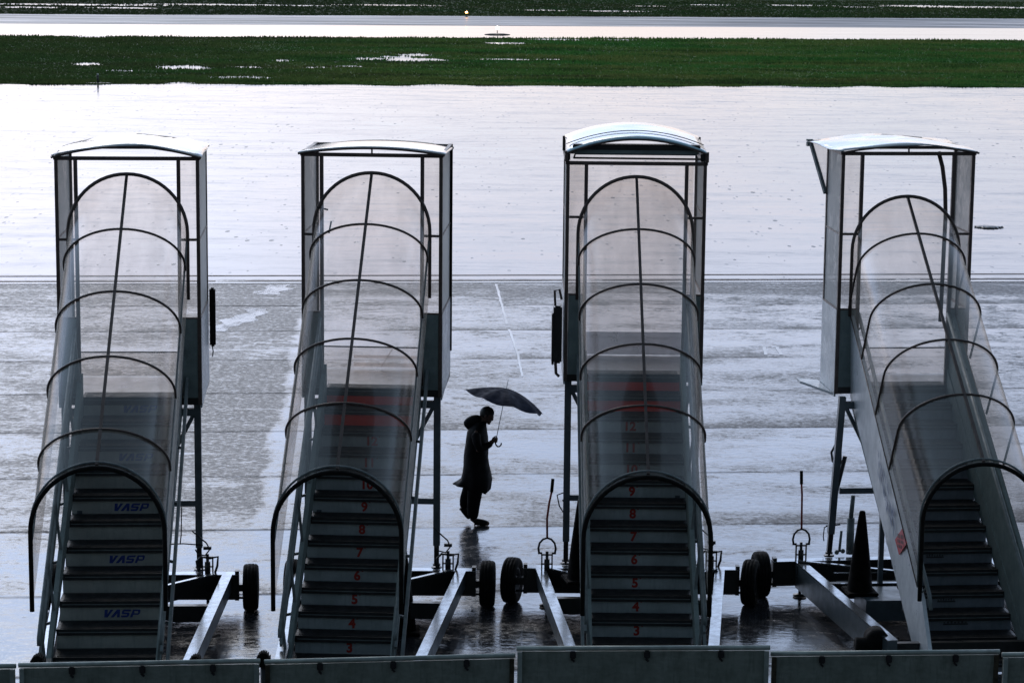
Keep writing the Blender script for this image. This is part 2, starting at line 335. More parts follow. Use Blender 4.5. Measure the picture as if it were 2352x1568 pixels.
# ------------------------------------------------------------------ mesh helpers
class MB:
    def __init__(s): s.v = []; s.f = []; s.sm = []
    def add(s, vs, fs, smooth=False):
        b = len(s.v); s.v += [tuple(x) for x in vs]; s.f += [tuple(b+i for i in f) for f in fs]; s.sm += [smooth]*len(fs); return s
    def quad(s, a, b, c, d): return s.add([a, b, c, d], [(0, 1, 2, 3)])
    def hexa(s, p): return s.add(p, [(0, 3, 2, 1), (4, 5, 6, 7), (0, 1, 5, 4), (1, 2, 6, 5), (2, 3, 7, 6), (3, 0, 4, 7)])
    def box(s, x0, y0, z0, x1, y1, z1, c=0):
        if c <= 0:
            return s.hexa([(x0, y0, z0), (x1, y0, z0), (x1, y1, z0), (x0, y1, z0), (x0, y0, z1), (x1, y0, z1), (x1, y1, z1), (x0, y1, z1)])
        bm = bmesh.new(); bmesh.ops.create_cube(bm, size=1)
        bmesh.ops.scale(bm, vec=(x1-x0, y1-y0, z1-z0), verts=bm.verts)
        bmesh.ops.bevel(bm, geom=bm.edges, offset=c, segments=2, affect='EDGES')
        bmesh.ops.translate(bm, vec=((x0+x1)/2, (y0+y1)/2, (z0+z1)/2), verts=bm.verts)
        bm.verts.index_update()
        s.add([v.co for v in bm.verts], [[v.index for v in f.verts] for f in bm.faces]); bm.free(); return s
    def bar(s, a, b, w, h, up=(0, 0, 1)):
        a = Vector(a); b = Vector(b); d = (b-a).normalized(); u = Vector(up)
        sd = d.cross(u)
        if sd.length < 1e-4: sd = d.cross(Vector((0, 1, 0)))
        sd.normalize(); u = sd.cross(d)
        sd = sd*w/2; u = u*h/2
        return s.hexa([a-sd-u, a+sd-u, b+sd-u, b-sd-u, a-sd+u, a+sd+u, b+sd+u, b-sd+u])
    def tube(s, pts, r, n=8, closed=False, caps=True):
        pts = [Vector(p) for p in pts]; m = len(pts)
        rr = r if isinstance(r, (list, tuple)) else [r]*m
        tg = []
        for i in range(m):
            a = pts[(i-1) % m] if closed else pts[max(0, i-1)]; b = pts[(i+1) % m] if closed else pts[min(m-1, i+1)]
            tg.append((b-a).normalized())
        nrm = tg[0].orthogonal().normalized(); vs = []
        for i in range(m):
            nrm = (nrm - tg[i]*nrm.dot(tg[i])).normalized(); bn = tg[i].cross(nrm)
            for k in range(n):
                a = 2*PI*k/n; vs.append(pts[i] + (nrm*math.cos(a)+bn*math.sin(a))*rr[i])
        fs = []
        for i in range(m if closed else m-1):
            j = (i+1) % m
            for k in range(n): fs.append((i*n+k, i*n+(k+1) % n, j*n+(k+1) % n, j*n+k))
        if caps and not closed: fs += [tuple(range(n-1, -1, -1)), tuple((m-1)*n+k for k in range(n))]
        return s.add(vs, fs, True)
    def lathe(s, prof, n=24, M4=None, sx=1, sy=1):
        vs = []
        for (r, z) in prof:
            for k in range(n):
                a = 2*PI*k/n; v = Vector((r*math.cos(a)*sx, r*math.sin(a)*sy, z)); vs.append(M4 @ v if M4 else v)
        fs = []
        for i in range(len(prof)-1):
            for k in range(n): fs.append((i*n+k, i*n+(k+1) % n, (i+1)*n+(k+1) % n, (i+1)*n+k))
        return s.add(vs, fs, True)
    def ball(s, c, r, n=16, m=10):
        c = Vector(c); r = Vector(r) if not isinstance(r, (int, float)) else Vector((r, r, r)); prof = []
        vs = [c+Vector((0, 0, -r.z))]
        for i in range(1, m):
            t = -PI/2+PI*i/m
            for k in range(n):
                a = 2*PI*k/n; vs.append(c+Vector((r.x*math.cos(t)*math.cos(a), r.y*math.cos(t)*math.sin(a), r.z*math.sin(t))))
        vs.append(c+Vector((0, 0, r.z))); fs = []
        for k in range(n): fs.append((0, 1+(k+1) % n, 1+k)); fs.append((len(vs)-1, len(vs)-1-n+k, len(vs)-1-n+(k+1) % n))
        for i in range(m-2):
            for k in range(n): fs.append((1+i*n+k, 1+i*n+(k+1) % n, 1+(i+1)*n+(k+1) % n, 1+(i+1)*n+k))
        return s.add(vs, fs, True)
    def build(s, name, m, parent=None, label=None):
        me = bpy.data.meshes.new(name); me.from_pydata(s.v, [], s.f); me.update()
        me.polygons.foreach_set('use_smooth', s.sm)
        me.materials.append(M[m] if isinstance(m, str) else m)
        o = bpy.data.objects.new(name, me); C.objects.link(o)
        if parent: o.parent = parent
        if label: o['label'] = label
        return o
def thing(name, label, cat, loc=(0, 0, 0), rz=0, group=None):
    o = bpy.data.objects.new(name, None); C.objects.link(o); o.empty_display_size = .3
    o.location = loc; o.rotation_euler = (0, 0, rz); o['label'] = label; o['category'] = cat
    if group: o['group'] = group
    return o
def tag(o, label, cat, group=None):
    o['label'] = label; o['category'] = cat
    if group: o['group'] = group
    return o
def struct(o, kind='structure', label=None):
    o['kind'] = kind
    if label: o['label'] = label
    return o
def copy_tree(o, parent=None):
    c = o.copy(); C.objects.link(c)
    if parent: c.parent = parent
    for ch in list(o.children): copy_tree(ch, c)
    return c
def text_obj(s, size, m, name, parent, mtx, bold=.004, squash=1.0):
    cu = bpy.data.curves.new('t', 'FONT'); cu.body = s; cu.size = size; cu.align_x = 'CENTER'; cu.align_y = 'CENTER'
    cu.extrude = .0015; cu.offset = bold; cu.resolution_u = 3
    o = bpy.data.objects.new('t', cu); C.objects.link(o)
    bpy.context.view_layer.update()
    me = bpy.data.meshes.new_from_object(o.evaluated_get(bpy.context.evaluated_depsgraph_get()))
    bpy.data.objects.remove(o); bpy.data.curves.remove(cu)
    me.transform(mtx @ Matrix.Diagonal((squash, 1, 1, 1))); me.materials.clear(); me.materials.append(M[m])
    r = bpy.data.objects.new(name, me); C.objects.link(r); r.parent = parent
    return r

# ------------------------------------------------------------------ setting
def strip(name, y0, y1, z, m, x=400, step=0):
    """a sheet across the field whose edges run along the slab direction"""
    b = MB(); xs = [-x, x]
    b.quad((-x, y0-x*JYAW, z), (x, y0+x*JYAW, z), (x, y1+x*JYAW, z), (-x, y1-x*JYAW, z))
    return struct(b.build(name, m))
b = MB(); X = 6000
b.quad((-X, -X, -.02), (X, -X, -.02), (X, X, -.02), (-X, X, -.02)); struct(b.build('ground', 'grass'))
strip('apron', -60, 59.25, 0, 'near')
FE = 127.0
GY = .060        # slope of the far edges across the view
def strip2(name, y0, y1, z, m, x=150, j0=0, j1=0, s0=GY, s1=GY):
    b = MB(); n = 150; row0 = []; row1 = []
    for i in range(n+1):
        xx = -x+2*x*i/n
        row0.append((xx, y0+xx*s0+j0*(noise.noise(Vector((xx*.35, y0, 0)))), z)); row1.append((xx, y1+xx*s1+j1*noise.noise(Vector((xx*.4, y1, 3))), z))
    b.add(row0+row1, [(i, i+1, n+2+i, n+1+i) for i in range(n)])
    return struct(b.build(name, m))
strip2('taxiway', 59.254, FE+.3, .0, 'far', j1=1.6, s0=JYAW, s1=.1)
strip2('runway_verge', 176.2, 195.0, .0, 'runway_wet', j0=.6, s0=.11, s1=.117)
strip2('runway', 195.004, 213.5, .0, 'runway', j1=.5, s0=.117, s1=.13)
# lane edge lines at the far side of the apron
for (v0, v1, x0, x1, m, nm) in ((58.98, 59.10, -60, -7.05, 'lane_dark', 'lane_line'), (58.98, 59.10, -6.35, 1.6, 'lane_dark', 'lane_line'), (58.98, 59.10, 2.15, 9.3, 'lane_dark', 'lane_line'), (58.98, 59.10, 9.9, 60, 'lane_dark', 'lane_line'),
                            (59.85, 59.97, -60, 60, 'lane_dark', 'lane_line'), (58.62, 58.82, -60, 60, 'lane', 'lane_line')):
    b = MB(); z = .008; b.quad((x0, v0+x0*JYAW, z), (x1, v0+x1*JYAW, z), (x1, v1+x1*JYAW, z), (x0, v1+x0*JYAW, z)); struct(b.build(nm, m))
def ribbon(name, pts, ws, m, z=.004, jit=.02):
    b = MB(); n = 40; P = []
    for i in range(n+1):
        t = i/n*(len(pts)-1); k = min(int(t), len(pts)-2); f = t-k
        P.append((pts[k][0]*(1-f)+pts[k+1][0]*f, pts[k][1]*(1-f)+pts[k+1][1]*f, ws[k]*(1-f)+ws[k+1]*f))
    l = [(x-w/2+jit*noise.noise(Vector((y*2, 0, 0))), y, z) for x, y, w in P]; r = [(x+w/2+jit*noise.noise(Vector((y*2, 5, 0))), y, z) for x, y, w in P]
    b.add(l+r, [(i, n+1+i, n+2+i, i+1) for i in range(n)]); return struct(b.build(name, m))
ribbon('painted_guide_line', [(-.39, 58.4), (-.27, 55.89), (-.11, 52.56)], [.055, .05, .05], 'lane', jit=.02)
ribbon('painted_guide_line', [(-.06, 51.9), (.12, 48.84), (.2, 46.5)], [.045, .045, .04], 'lane', jit=.02)
ribbon('painted_guide_line', [(-5.50, 58.0), (-5.62, 56.4)], [.50, .55], 'worn', jit=.3)
ribbon('painted_guide_line', [(-5.55, 54.4), (-5.75, 53.2), (-6.30, 51.3)], [.40, .55, .50], 'worn', jit=.3)
ribbon('painted_tick_mark', [(5.15, 50.04), (5.09, 49.12)], [.07, .07], 'lane')
ribbon('painted_tick_mark', [(5.41, 50.05), (5.40, 49.14)], [.07, .07], 'lane')

# puddles lying in the grass
puds = [(-18.6, 139.8, 1.5, 1.5), (-17.6, 139.0, .9, 1.3), (-14.5, 131.6, 1.75, .95), (-17.0, 126.8, .8, .7), (-24.3, 141.8, .75, 1.2), (-13.6, 147.0, .6, 1.0),
        (-6.1, 149.3, 1.9, 1.6), (-8.8, 149.6, 1.2, 1.0), (-4.9, 148.8, 1.0, .8), (-6.2, 154.0, 1.1, 1.3), (-7.2, 151.6, 1.0, 1.0), (-15.2, 140.2, .9, .6), (-11.0, 140.6, .9, .45), (-9.5, 142.0, .9, .5), (-.5, 150.2, 1.6, .5), (1.9, 150.6, .9, .4),
        (-.4, 169.0, 1.4, 1.1), (3.0, 174.6, 1.8, .9), (7.2, 175.0, 1.5, .8), (-21.5, 136.0, .9, .5), (-22, 174.2, 1.8, .8), (-29, 172.4, 1.2, .8),
        (-40, 230, 8, 1.6), (-26, 233.2, 9, 1.5), (-12, 236.0, 5, 1.2), (40, 247, 4, 2.2), (46, 246, 5, 2), (28, 246, 3, 1.4), (19, 245, 2, 1.2), (-43, 222.5, 3, 1.2), (-35, 223, 3, 1), (2.5, 227, 2, 1.2), (9, 226.8, 2.6, 1.1), (33, 243, 2, 1), (13, 240, 1.5, .8)]
def inp(x, y):
    for (cx, cy, rx, ry) in puds:
        a = (x-cx)/rx; c = (y-cy)/ry
        if a*a+c*c < 1.0 + .75*noise.noise(Vector((x*1.3, y*1.1, 1))): return True
    return False
for k, (cx, cy, rx, ry) in enumerate(puds):
    b = MB(); n = 40; vs = [(cx, cy, -.012)]
    for i in range(n):
        a = 2*PI*i/n; q = 1.1+.55*noise.noise(Vector((math.cos(a)*1.7+k*3.1, math.sin(a)*1.7, k)))
        vs.append((cx+rx*q*math.cos(a), cy+ry*q*math.sin(a), -.012+.0006*k))
    b.add(vs, [(0, 1+i, 1+(i+1) % n) for i in range(n)]); struct(b.build('puddle', 'water'), label='shallow puddle lying in the wet grass')
# grass blades on both strips (uncountable ground cover)
def blades(name, n, y0, y1, s0, s1, hw, h0, h1, wd):
    V = []; F = []; i = 0
    while i < n:
        x = random.uniform(-1, 1)
        t = random.random()
        if random.random() < .10: t = random.random()**3*.1
        x *= hw*(y0*(1-t)+y1*t)/y1
        y = (y0+x*s0)*(1-t)+(y1+x*s1)*t
        if y < y0+x*s0+.35+1.7*noise.noise(Vector((x*.4, y1-49.1 if y0 < 200 else y0, 3))) or inp(x, y):
            i += 1; continue
        g = noise.noise(Vector((x*.22, y*.11, 0)))+.5*noise.noise(Vector((x*.9, y*.4, 2)))
        h = random.uniform(h0, h1)*max(.3, 1+.7*g)*(.6 if t < .03 else 1)
        a = random.uniform(-.9, .9); ww = wd*random.uniform(.6, 1.5); lx = random.uniform(-.07, .07); ly = random.uniform(-.07, .07)
        c, s_ = math.cos(a)*ww, math.sin(a)*ww; k = len(V)
        V += [(x-c, y-s_, -.02), (x+c, y+s_, -.02), (x+lx, y+ly, h)]; F.append((k, k+1, k+2)); i += 1
    b = MB(); b.add(V, F); o = b.build(name, 'grass'); o['kind'] = 'stuff'; o['category'] = 'grass'; return o
o = blades('grass', 115000, 127.2, 176.4, .1, .11, 41, .05, .13, .05); o['label'] = 'dark green wet grass strip between taxiway and runway'
o = blades('grass', 30000, 213.4, 256, .13, .14, 60, .06, .15, .10); o['label'] = 'dull dark grass beyond the runway'

# unseen terminal block, added behind the camera to shade the camera-facing sides
t = thing('unseen_terminal_block', 'unseen dark terminal block added behind the camera to shade what faces it', 'building', (0, -.9, 0))
b = MB(); b.box(-70, -25, 0, 70, 0, 7.4); b.box(-70, -25, 7.4, 70, -3, 14.5); b.build('wall', 'building', t)
b = MB()
for i in range(-23, 23): b.box(i*3+.3, .0, 1.0, i*3+2.7, .05, 3.4)
b.build('window_band', 'puck', t)

# ------------------------------------------------------------------ passenger stairs
VASP = {'V': [[(-.04, 1), (.34, 1), (.42, .42), (.66, 1), (1.0, 1), (.52, 0), (.12, 0)]],
        'A': [[(-.06, 0), (.50, 1), (.88, 1), (1.02, 0), (.68, 0), (.64, .52), (.30, 0)]],
        'S': [[(.10, 0), (.82, 0), (.96, .14), (1.0, .5), (.88, .62), (.32, .62), (.34, .76), (1.04, .76), (1.10, 1), (.22, 1), (.06, .86), (.04, .52), (.14, .40), (.72, .40), (.70, .24), (.04, .24)]],
        'P': [[(0, 0), (.16, 1), (.95, 1), (1.08, .86), (1.04, .44), (.88, .32), (.34, .32), (.28, 0)], ]}
def vasp(x, y, z, wd, ht, parent):
    b = MB(); cur = 0; sc_ = wd/4.15
    for ch, adv in (('V', .92), ('A', 1.10), ('S', 1.14), ('P', 1.0)):
        for poly in VASP[ch]:
            n = len(poly)
            f = [(x-wd/2+(cur+px+.22*py)*sc_, y, z-ht/2+py*ht) for px, py in poly]; g = [(a, y+.003, c) for a, _, c in f]
            b.add(f+g, [tuple(range(n)), tuple(range(2*n-1, n-1, -1))]+[(i, n+i, n+(i+1) % n, (i+1) % n) for i in range(n)])
        cur += adv
    o = b.build('riser_lettering', 'bluemark', parent)
    # counter of the letter P
    b = MB(); px = x-wd/2+(.92+1.10+1.14+.42+.13)*sc_; b.box(px, y-.0015, z-ht/2+ht*.52, px+.42*sc_, y+.001, z-ht/2+ht*.80)
    b.build('letter_counter', 'riser_beige', o)
    return o

def make_wheel(root, x, y, r=.295, wd=.19, steer=0):
    """tyre with rounded shoulders and tread grooves + dished rim, on an axle along x"""
    M4 = Matrix.Translation((x, y, r)) @ Matrix.Rotation(steer, 4, 'Z') @ Matrix.Rotation(PI/2, 4, 'Y')
    b = MB(); h = wd/2
    b.lathe([(r*.56, -h*.72), (r*.74, -h), (r*.90, -h*.97), (r*.97, -h*.80), (r*.995, -h*.5), (r*.975, -h*.48), (r*.975, -h*.40), (r, -h*.38), (r, -h*.04), (r*.975, -h*.03), (r*.975, h*.03), (r, h*.04), (r, h*.38),
             (r*.975, h*.40), (r*.975, h*.48), (r*.995, h*.5), (r*.97, h*.80), (r*.90, h*.97), (r*.74, h), (r*.56, h*.72)], 40, M4)
    ty = b.build('wheel', 'rubber', root)
    b = MB(); b.lathe([(0, -h*.35), (r*.2, -h*.4), (r*.22, -h*.2), (r*.44, -h*.15), (r*.5, -h*.72), (r*.57, -h*.74), (r*.57, h*.74), (r*.5, h*.72), (r*.44, h*.25), (r*.22, h*.35), (r*.2, h*.6), (0, h*.62)], 28, M4)
    for k in range(5):
        a = 2*PI*k/5; c = M4 @ Vector((r*.33*math.cos(a), r*.33*math.sin(a), h*.34)); b.ball(c, .014, 8, 5)
    b.build('rim', 'hub', ty)
    return ty

def make_stairs(c):
    g = c.get
    ps, r, t, N_ = c['yaw'], c['r'], c['t'], c['N']
    z0, F = c['z0'], c['N']*c['r']+c['z0']
    w_, cw, ct, cp, cl, hr, hb = c['w'], c['cw'], c['ct'], c['cp'], c['cl'], c['hr'], c['hb']
    m = r/t; al = math.atan(m); D = g('D', 1.55); bw = c['b']
    root = thing('passenger_stairs', c['label'], 'mobile stairs', (c['X'], c['Y'], 0), ps, 'covered mobile passenger stairs parked in a row')
    ns = lambda y: F+m*y                      # height of the nosing line at local y
    P = lambda name, mm, b, par=root, lab=None: b.build(name, mm, par, lab)
    # ---- steps
    for k in range(1, N_+1):
        zt = z0+k*r; zb = zt-r
        if zt < .12: continue
        zb = max(zb, .04); y = -(N_-k)*t
        mm = c['riser']
        if k in c.get('red', ()): mm = 'riser_red'
        b = MB(); b.box(-w_-.02, y+.022, zb-.025, w_+.02, y+.036, zt-.028)
        ri = P('riser', mm, b, root, 'red painted riser' if mm == 'riser_red' else None)
        num = c.get('num')
        if num and 2 <= k <= 12 and zb > .1:
            Mx = Matrix.Translation((c.get('numx', 0), y+.020, (zb+zt)/2-.036)) @ Matrix.Rotation(PI/2, 4, 'X')
            text_obj(str(k), .155, 'redmark', 'step_number', ri, Mx, .006, 1.0)
            Mx2 = Matrix.Translation((c.get('numx', 0)+(.062 if k < 10 else .10), y+.020, (zb+zt)/2+.002)) @ Matrix.Rotation(PI/2, 4, 'X')
            text_obj("'", .15, 'redmark', 'step_number', ri, Mx2, .007, 1.0)
        if c.get('vasp') and (N_-k) % 2 == 0 and k < N_+1 and zb > .1:
            vasp(.10, y+.017, (zb+zt)/2-.036, .40, .092, ri)
        if c.get('marks') and k in c['marks']:
            b = MB(); wl = .30 if k % 2 else .22; b.box(-.20, y+.018, (zb+zt)/2-.03, -.20+wl, y+.0215, (zb+zt)/2-.012)
            for q in range(7): b.box(-.20+q*wl/7+.004, y+.018, (zb+zt)/2-.008, -.20+q*wl/7+wl/11, y+.0215, (zb+zt)/2+.006+.004*(q % 3))
            b.build('riser_lettering', 'darkmark', ri)
        yb = y+t+.02 if k < N_ else y+t
        b = MB(); b.box(-w_-.02, y, zt-.03, w_+.02, yb, zt)
        b.box(-w_-.02, y-.012, zt-.072, w_+.02, y-.001, zt+.004)            # nosing lip
        nr = 7
        for q in range(nr): b.box(-w_+.02, y+.03+q*(t-.05)/nr, zt+.001, w_-.02, y+.03+(q+.45)*(t-.05)/nr, zt+.007)
        tr = P('tread', 'tread', b)
        b = MB(); b.box(-w_+.01, y-.0145, zt-.040, w_-.01, y-.0125, zt-.030); b.build('nosing_strip', 'rail', tr)
    yf = -(N_-1)*t-.15                                            # foot of the flight
    zf = max(.10, ns(yf)-.02)
    # ---- stringers (side beams of the flight)
    for sx in (-1, 1):
        b = MB(); x0, x1 = sorted((sx*(w_+.004), sx*(w_+(.06 if not g('solid') else .05))))
        ya, yb_ = yf, -.003
        top = .30 if not g('solid') else .22
        p = [(x0, ya, max(.06, ns(ya)-.22)), (x1, ya, max(.06, ns(ya)-.22)), (x1, yb_, ns(yb_)-.24), (x0, yb_, ns(yb_)-.24),
             (x0, ya, ns(ya)+top), (x1, ya, ns(ya)+top), (x1, yb_, ns(yb_)+top), (x0, yb_, ns(yb_)+top)]
        b.hexa(p)
        P('stringer', c['string'], b)
    # inner skirting plates beside the steps
    # ---- balustrade
    yt, ybm = .0, hb+.10
    if not g('solid'):
        for sx in (-1, 1):
            xo = sx*(bw-.022)
            b = MB(); b.bar((xo, yt, ns(yt)+.22), (xo, ybm-.25, ns(ybm-.25)+.22), .035, .10); 
            b.bar((xo, ybm-.25, ns(ybm-.25)+.10), (xo, ybm-.25, max(.15, ns(ybm-.25)-.1)), .055, .05)
            P('outer_rail', 'rail', b)
            b = MB(); xi = sx*(w_+.088)
            b.tube([(xi, yt+.1, ns(yt)+.88), (xi, yt, ns(yt)+.88), (xi, ybm+.05, ns(ybm+.05)+.88), (xi, ybm-.09, ns(ybm)+.80), (xi, ybm-.09, ns(ybm)+.72)], .022, 10)
            P('handrail', 'rail', b)
            b = MB(); b.bar((xi, yt, ns(yt)+.60), (xi, ybm, ns(ybm)+.60), .03, .05); P('mid_rail', 'rail', b)
            for i in range(6):
                yy = -.12-(abs(hb)-.3)*i/5
                b = MB(); b.bar((sx*(w_+.028), yy, ns(yy)+.22), (xi, yy, ns(yy)+.87), .03, .03)
                b.bar((sx*(w_+.05), yy, ns(yy)+.15), (xo, yy, ns(yy)+.13), .03, .03, (0, 0, 1)); 
                P('baluster', 'rail', b)
    else:
        Ds = hr-1.38 if False else 1.09
        for sx in (-1, 1):
            zt_ = lambda y: ns(y)+.92
            yb2 = ybm-.55
            x_t, x_b = sx*(bw*.7+(w_+.055)*.3), sx*(w_+.055)
            n1 = (sx*.02)
            b = MB()
            ya = yb2
            topz = lambda y: min(zt_(y), 1e9)
            # tapered solid cheek panel, leaning inwards to its foot; cut down below the mouth of the tube
            a0 = (x_b, ya, ns(ya)-.16); a1 = (x_b, .02, ns(.02)-.16)
            mth = ybm
            p_out = [(x_b, ya, max(.1, ns(ya)-.16)), (x_b, mth, max(.1, ns(mth)-.16)), (x_b, .02, ns(.02)-.16), (x_t, .02, zt_(.02)), (x_t, mth+.1, zt_(mth+.1)), (sx*(bw-.05), mth-.02, ns(mth)+.80), (sx*(w_+.07), ya, ns(ya)+.60)]
            p_in = [(x-sx*.045, y, z) for x, y, z in p_out]; n = len(p_out)
            b.add(p_out+p_in, [tuple(range(n)), tuple(range(2*n-1, n-1, -1))]+[(i, n+i, n+(i+1) % n, (i+1) % n) for i in range(n)])
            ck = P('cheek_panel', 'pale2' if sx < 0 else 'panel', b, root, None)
            b = MB(); sf = lambda y, f: (x_t*(1-f)+x_b*f+sx*.004, y, zt_(y)*(1-f)+(ns(y)-.16)*f)
            b.tube([sf(.02, 0), sf(mth+.05, .02)], .008, 6); b.build('seam_trim', 'frame', ck)
            if sx < 0:
                def onp(y, f):            # point on the outer face at local y, f = 0 seam .. 1 foot
                    return Vector((x_t*(1-f)+x_b*f-.006, y, zt_(y)*(1-f)+(ns(y)-.16)*f))
                def onz(y, z, o=.006):
                    f = (zt_(y)-z)/(zt_(y)-(ns(y)-.16)); return Vector((x_t*(1-f)+x_b*f-o, y, z))
                b = MB(); q = [onz(-2.687, 1.32), onz(-3.05, 1.545), onz(-3.316, 1.44), onz(-2.91, 1.19)]
                q2 = [v+Vector((.004, 0, 0)) for v in q]
                b.add(q+q2, [(0, 1, 2, 3), (7, 6, 5, 4), (0, 4, 5, 1), (1, 5, 6, 2), (2, 6, 7, 3), (3, 7, 4, 0)]); dm = b.build('diamond_sign', 'signred', ck, 'red diamond warning sign')
                b = MB()
                for cI in range(4):
                    yy = -2.84-cI*.085
                    for rI, (z1, z2) in enumerate(((1.44, 1.39), (1.37, 1.33), (1.31, 1.27))):
                        if rI == 2 and cI > 2: continue
                        b.quad(onz(yy, z1+.015*cI, .008), onz(yy-.05, z1+.015*cI, .008), onz(yy-.05, z2+.015*cI, .008), onz(yy, z2+.015*cI, .008))
                b.build('sign_lettering', 'darkmark', dm)
                # faded blue lettering running down the cheek
                b = MB(); rs = random.Random(3)
                for i in range(11):
                    yy = -1.70-i*.085
                    for q in range(3):
                        y1 = yy-rs.uniform(.0, .05); f1 = .23+rs.uniform(-.06, .06)+q*.10; l = rs.uniform(.03, .07)
                        v = [onp(y1, f1), onp(y1-l, f1+.02), onp(y1-l-.025, f1+.09), onp(y1-.025, f1+.07)]
                        b.quad(*[x-Vector((.003, 0, 0)) for x in v])
                b.build('faded_lettering', M['fadedblue'], ck)
            xi = sx*(w_-.015)
            b = MB(); b.tube([(xi, 0, ns(0)+.95), (xi, ybm-.1, ns(ybm-.1)+.95), (xi, ybm-.2, ns(ybm-.2)+.86)], .024, 10)
            for i in range(7):
                yy = -.2-(abs(hb)-.3)*i/6; b.tube([(xi, yy, ns(yy)+.95), (xi+sx*.06, yy, ns(yy)+.88)], .010, 6)
            P('handrail', 'rail', b)
    # ---- tunnel cover
    def prof(n=22, DD=D, b_=bw):
        pts = [(-b_, DD)]
        pts += [(-b_, b_+(DD-b_)*.5)]
        for i in range(n+1):
            a = PI-PI*i/n; x = b_*math.cos(a); pts.append((x, b_-b_*math.sin(a)))
        pts += [(b_, b_+(DD-b_)*.5), (b_, DD)]
        return pts
    ridge = lambda y: F+hr+m*y
    Dk = hr-.93 if g('solid') else D
    pr = prof(24, Dk, bw-.012)
    segs = 24; vs = []
    for j in range(segs+1):
        y = .0+(hb-.0)*j/segs
        for (x, d) in pr:
            sag = .006*math.sin(j*PI/segs*5)
            vs.append((x, y, ridge(y)-d-sag-.012))
    k = len(pr)
    b = MB(); b.add(vs, [(j*k+i, j*k+i+1, (j+1)*k+i+1, (j+1)*k+i) for j in range(segs) for i in range(k-1)], True)
    P('tunnel_cover', 'tube', b)
    # hoops
    def hoop(y0, rad, tilt, DD, mm, name='hoop', bb=bw):
        pts = []
        for (x, d) in prof(28, DD, bb):
            dy = d*math.sin(al)*math.cos(al) if tilt else 0
            pts.append((x, y0+dy, ridge(y0)+m*dy-d))
        b = MB(); b.tube(pts, rad, 8); return P(name, mm, b)
    hoop(-.005, .022, False, 1.55, 'frame')
    for yy in c['hoops']: hoop(yy, .0145, True, .82 if not g('solid') else 1.50, 'frame')
    hoop(hb+.07, .013, False, 1.5, 'rail', 'hoop', bw+.006)
    hoop(hb, .026, False, 1.60, 'rubber', 'rubber_hoop', bw-.004)
    for sx in (-1, 1):
        if g('solid'): break
        b = MB(); b.bar((sx*(bw-.012), 0, ridge(0)-.84), (sx*(bw-.012), hb+.04, ridge(hb+.04)-.84), .022, .035); P('side_rail', 'rail', b)
    b = MB(); b.bar((0, 0, ridge(0)-.004), (0, hb+.04, ridge(hb+.04)-.004), .034, .026); P('ridge_bar', 'frame', b)
    # ---- cabin at the head of the stairs
    zt = F+ct; zp = F+cp; xi = g('xi', .602)
    pw = .044
    b = MB()
    b.box(-cw, .005, F-.10, cw, cl, F-.012); P('platform', 'beam', b)
    for sx in (-1, 1):
        for (yy, yl) in ((0, pw), (cl-pw, cl)):
            x0, x1 = sorted((sx*cw, sx*(cw-pw)))
            b = MB(); b.box(x0, yy, F-.10, x1, yl, zt); P('corner_post', 'frame', b)
        x0, x1 = sorted((sx*xi, sx*(xi+.045))); b = MB(); b.box(x0, .002, F-.02, x1, .047, zt-.002); P('door_post', 'frame', b)
        # front cheeks beside the opening: solid below, frosted above
        x0, x1 = sorted((sx*(xi+.047), sx*(cw-pw-.002)))
        b = MB(); b.box(x0, .010, F-.10, x1, .03, zp); P('lower_panel', 'panel', b)
        b = MB(); b.quad((x0, .022, zp+.01), (x1, .022, zp+.01), (x1, .022, zt-.03), (x0, .022, zt-.03)); P('frosted_pane', 'frost', b)
        b = MB(); b.box(x0, .006, zp+.97, x1, .04, zp+1.0); P('cross_rail', 'frame', b); b = MB(); b.box(x0, .008, zp, x1, .036, zp+.022); P('cross_rail', 'frame', b)
        # side walls
        xs = sx*(cw-.012)
        b = MB()
        x0, x1 = sorted((sx*(cw+.004), sx*(cw-.02)))
        cz = g('chamfer', 0)
        b.hexa([(x0, pw*.5, F-.14), (x1, pw*.5, F-.14), (x1, cl-.01, F-.14+cz), (x0, cl-.01, F-.14+cz), (x0, pw*.5, zp), (x1, pw*.5, zp), (x1, cl-.01, zp), (x0, cl-.01, zp)])
        P('side_panel', 'pale', b)
        b = MB(); b.quad((xs, pw, zp), (xs, cl-pw, zp), (xs, cl-pw, zt-.03), (xs, pw, zt-.03)); P('frosted_pane', 'frostside', b)
        b = MB(); b.bar((xs, pw, zp+.01), (xs, cl-pw, zp+.01), .03, .03); b.bar((xs, 0, zt-.02), (xs, cl, zt-.02), .045, .04); b.bar((xs, pw, zp+.985), (xs, cl-pw, zp+.985), .02, .02); P('side_rail', 'frame', b)
    b = MB(); b.box(-cw+.001, .003, zt-.045, cw-.001, .045, zt); P('roof_beam', 'frame', b)
    b = MB(); b.box(-cw+.001, cl-.045, zt-.042, cw-.001, cl-.003, zt-.001); P('roof_beam', 'frame', b)
    # roof sheet: arched across, set on the beams
    rise, ov, dzr = c['rise'], g('over', .03), g('roofdz', 0)
    zr = zt+.012+g('lift', 0)
    n = 20; vs = []
    yr0, yr1 = -.06, g('rooflen', cl+.05)
    ycuts = [yr0+(yr1-yr0)*q/6 for q in range(7)]
    for yy in ycuts:
        f = (yy-yr0)/(yr1-yr0)
        for i in range(n+1):
            x = -1+2*i/n; xx = x*(cw+ov)
            if x < 0: xx -= f*g('skewl', 0)*(-x)
            vs.append((xx, yy, zr+rise*(1-x*x)+dzr*f+.012*math.sin(f*9+x*5)*g('crumple', 0)))
